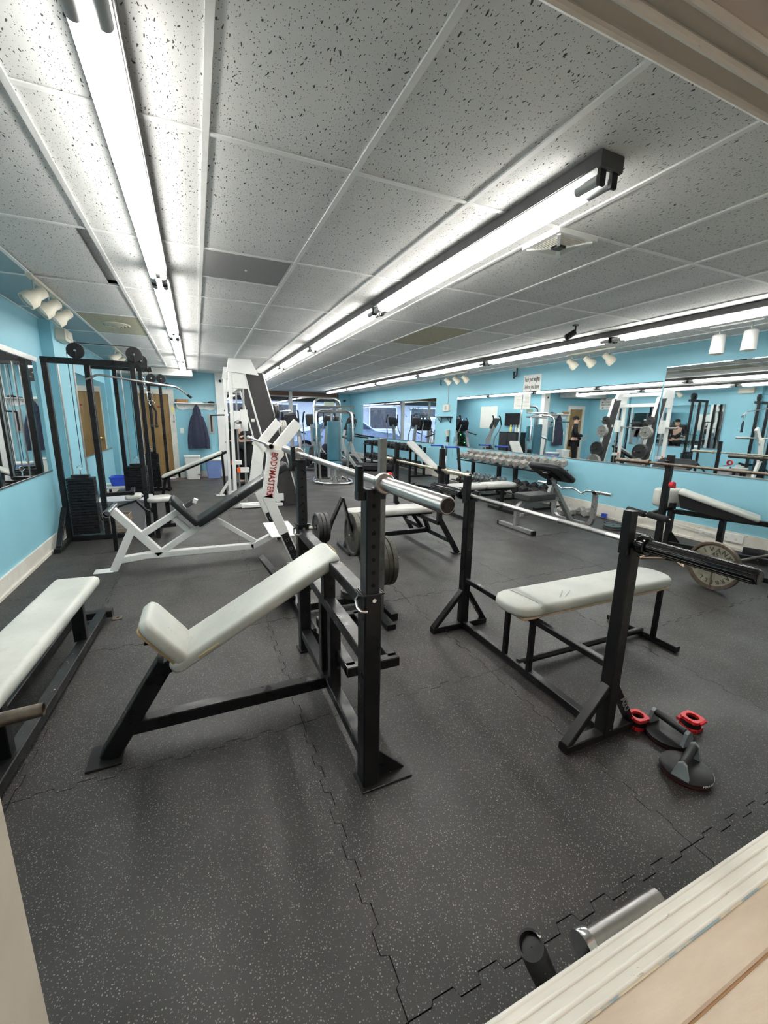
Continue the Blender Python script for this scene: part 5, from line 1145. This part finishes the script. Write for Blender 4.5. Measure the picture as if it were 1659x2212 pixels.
solo('classroom_sign_plate', B().box(XL, XL+.004, 10.55, 11.2, 2.02, 2.42, 0), paper, 'white sign pointing to the classroom, on the left wall near the far corner', 'sign')
sg = bpy.data.objects['classroom_sign_plate']; sg.name = 'direction_sign'; ORG['direction_sign'] = ORG['classroom_sign_plate']
for k, s in enumerate(('EXERCISE', 'CLASSROOM', 'DOWNSTAIRS')): text('lettering', s, .095, (XL+.0055, 10.88, 2.36-.09*k), (0, 1, 0), (0, 0, 1), blk_t, sg, .0005, sx=.9)
obj('arrow', B().beam((XL+.006, 10.72, 2.08), (XL+.006, 11.05, 2.08), .002, .015, c=0).prism([(0, 0), (-.08, .04), (-.08, -.04)], (XL+.006, 11.12, 2.08), (0, 1, 0), (0, 0, 1), (.0006, 0, 0)), blk_t, sg)
# ---- reception items along the partition, mostly seen in the mirror
t = thing('christmas_tree', 'small decorated christmas tree by the partition, seen in the right wall mirror', 'christmas tree', (1.15, 16.1, 0))
random.seed(8); fb = B()
for k in range(420):
    h = random.random(); z = .45+h*1.35; r = (.50*(1-h)+.03); a = random.uniform(0, 2*PI); c_ = V((1.15, 16.1, z)); d = V((math.cos(a), math.sin(a), -.25))
    fb.cyl(c_+d*r*.2, c_+d*r*random.uniform(.8, 1.05), .035*(1.1-h), .004, n=4)
o = obj('foliage', fb, pbr('fir_green', (.015, .06, .03), .8, 0, .4, 30), t); o['kind'] = 'stuff'
obj('trunk', B().cyl((1.15, 16.1, 0), (1.15, 16.1, 1.7), .03, .01, n=8), wood, t); obj('pot', B().lathe((1.15, 16.1, 0), (0, 0, 1), [(0, .12), (.25, .17), (.25, .15)], 16), dkp, t)
ec = [emis('red_bulb', (1, .05, .03), 5), emis('blue_bulb', (.08, .15, 1), 6), emis('green_bulb', (.05, 1, .15), 4), emis('amber_bulb', (1, .5, .1), 4)]
for k in range(28):
    h = (k+.5)/28; z = .5+h*1.2; r = .5*(1-h)+.05; a = k*2.4; q = (1.15+r*math.cos(a), 16.1+r*math.sin(a), z); obj('bulb', B().lathe((q[0], q[1], z-.02), (0, 0, 1), [(0, .004), (.02, .018), (.04, .004)], 6), ec[k % 4], t)
t = thing('rules_poster', 'large white rules poster on the partition wall, seen in the mirror', 'poster', (.72, 14.6, 1.4)); obj('sheet', B().box(.724, .73, 14.1, 15.2, 1.25, 2.15, 0), paper, t)
lb = B()
for q in range(12): lb.box(.7265, .727, 14.18, 15.12-random.uniform(0, .2), 1.98-q*.055, (1.998 if q else 2.03)-q*.055, 0)
o = obj('printed_lines', lb, pbr('poster_type', (.2, .2, .22)), t); o['kind'] = 'stuff'
t = thing('television', 'flat black television on the partition wall above the cabinet', 'television', (.74, 13.0, 1.4)); obj('casing', B().box(.722, .77, 12.7, 13.55, 1.38, 1.86), blkp, t); obj('screen_panel', B().box(.77, .773, 12.73, 13.52, 1.41, 1.83, 0), screen, t)
t = thing('cabinet', 'black cabinet against the partition with bottles on top', 'cabinet', (1.0, 12.7, 0)); obj('body', B().box(.74, 1.2, 12.3, 13.3, 0, 1.15), blkp, t)
for y in (12.32, 12.82): obj('door', B().box(1.2, 1.215, y, y+.46, .04, 1.12), dkp, t)
for k, (y, m, c_) in enumerate(((12.5, wht_t, 'white'), (12.66, cream, 'cream'), (12.8, pblue, 'blue'), (12.95, pbr('yellow_bottle', (.8, .7, .1)), 'yellow'))):
    t = thing('spray_bottle', '%s cleaning bottle standing on the black cabinet' % c_, 'bottle', (.95, y, 1.15), 'bottles on the black cabinet'); obj('body', B().lathe((.95, y, 1.15), (0, 0, 1), [(0, .04), (.15, .042), (.19, .015), (.22, .015)], 12), m, t); obj('cap', B().box(.92, .98, y-.015, y+.015, 1.37, 1.42), m, t)
# ---- the person behind the smith machine
def person(x, y, rz, label, pose):
    t = thing('person', label, 'person', (0, 0, 0))
    J = dict(pelvis=(0, 0, .95), waist=(0, 0, 1.10), chest=(0, .01, 1.32), neck=(0, 0, 1.50), head=(0, .015, 1.60), top=(0, .01, 1.70),
             shl=(.19, 0, 1.43), ell=(.25, .03, 1.16), wrl=(.22, .20, 1.0), shr=(-.19, 0, 1.43), elr=(-.26, .05, 1.17), wrr=(-.20, .24, 1.12),
             hl=(.10, 0, .90), kl=(.11, .04, .50), al=(.11, -.02, .09), tl=(.12, .14, .03), hr=(-.10, 0, .90), kr=(-.12, .05, .50), ar=(-.12, 0, .09), tr=(-.13, .16, .03))
    R_ = dict(pelvis=.15, waist=.135, chest=.155, neck=.055, head=.085, top=.06, shl=.065, ell=.045, wrl=.03, shr=.065, elr=.045, wrr=.03, hl=.10, kl=.065, al=.042, tl=.035, hr=.10, kr=.065, ar=.042, tr=.035)
    E_ = [('pelvis', 'waist'), ('waist', 'chest'), ('chest', 'neck'), ('neck', 'head'), ('head', 'top'), ('chest', 'shl'), ('shl', 'ell'), ('ell', 'wrl'), ('chest', 'shr'), ('shr', 'elr'), ('elr', 'wrr'), ('pelvis', 'hl'), ('hl', 'kl'), ('kl', 'al'), ('al', 'tl'), ('pelvis', 'hr'), ('hr', 'kr'), ('kr', 'ar'), ('ar', 'tr')]
    def skin(name, keys, edges, m, infl=0, extra=()):
        ks = list(keys); me = bpy.data.meshes.new(name); me.from_pydata([J[k] for k in ks], [(ks.index(a), ks.index(b)) for a, b in edges], [])
        o = bpy.data.objects.new(name, me); C.objects.link(o); md = o.modifiers.new('s', 'SKIN'); md.use_smooth_shade = True; sv = me.skin_vertices[0].data
        for i, k in enumerate(ks): sv[i].radius = (R_[k]+infl, (R_[k]+infl)*(.72 if k in ('chest', 'waist', 'pelvis') else 1))
        sv[0].use_root = True; o.modifiers.new('u', 'SUBSURF').levels = 2; o.modifiers['u'].render_levels = 2; me.materials.append(m); o.parent = t; ORG[o.name] = V((0, 0, 0)); return o
    skin('body', J.keys(), E_, skin_m)
    sh = [k for k in J if k in ('waist', 'chest', 'shl', 'shr', 'pelvis', 'ell', 'elr', 'wrl', 'wrr', 'neck')]
    skin('shirt', sh, [e for e in E_ if e[0] in sh and e[1] in sh], blkcloth, .014)
    tr_ = [k for k in J if k in ('pelvis', 'hl', 'kl', 'al', 'hr', 'kr', 'ar')]
    skin('trousers', tr_, [e for e in E_ if e[0] in tr_ and e[1] in tr_], blkcloth, .012)
    for s, w in ((1, J['wrl']), (-1, J['wrr'])):
        w = V(w); hb = B().pad(w+V((0, .05, -.01)), (0, 1, 0), (1, 0, 0), .09, .075, .028, .012, .02)
        for k in range(4): hb.tube([w+V((-.03+.02*k, .09, -.01)), w+V((-.03+.02*k, .13, -.02)), w+V((-.03+.02*k, .15-.004*k, -.045))], .008, 6)
        hb.tube([w+V((-s*.035, .04, -.01)), w+V((-s*.055, .075, -.02)), w+V((-s*.05, .10, -.03))], .009, 6); obj('hand', hb, skin_m, t)
    obj('hair', B().lathe((0, -.012, 1.615), (0, 0, 1), [(0, .092), (.05, .098), (.09, .085), (.115, .05), (.125, .002)], 18), blkcloth, t)
    f = B().lathe((0, .085, 1.615), (0, 1, -.15), [(0, .014), (.025, .012), (.03, .004)], 8); obj('nose', f, skin_m, t)
    for s in (-1, 1):
        obj('eye', B().lathe((s*.03, .088, 1.64), (0, 1, 0), [(0, .010), (.006, .006), (.007, .001)], 8), screen, t); obj('ear', B().pad((s*.088, .01, 1.62), (0, 0, 1), (0, 1, 0), .055, .03, .015, .006, .01), skin_m, t)
        obj('shoe', B().pad((J['al'][0]*s, .07, .04), (0, 1, 0), (1, 0, 0), .27, .10, .08, .03, .04), blkp, t)
    obj('mouth', B().box(-.022, .022, .088, .094, 1.572, 1.578, .001), redp, t)
    t.location = (x, y, 0); t.rotation_euler = (0, 0, rz); return t
person(.96, 9.9, 2.4, 'person in black clothes standing behind the smith machine', 0)
# ---- added fill light in the back room, brightening jamb, sill and soffit
rl = thing('added_back_room_fill', 'added unseen fill light of the back room behind the camera', 'added fill light', (1.5, -1.0, 2.58))
obj('shade', B().lathe((1.5, -1.0, 2.50), (0, 0, 1), [(0, .001), (.0, .10), (.03, .15), (.09, .16)], 24), emis('added_fill_glow', (1, .88, .78), 34), rl)
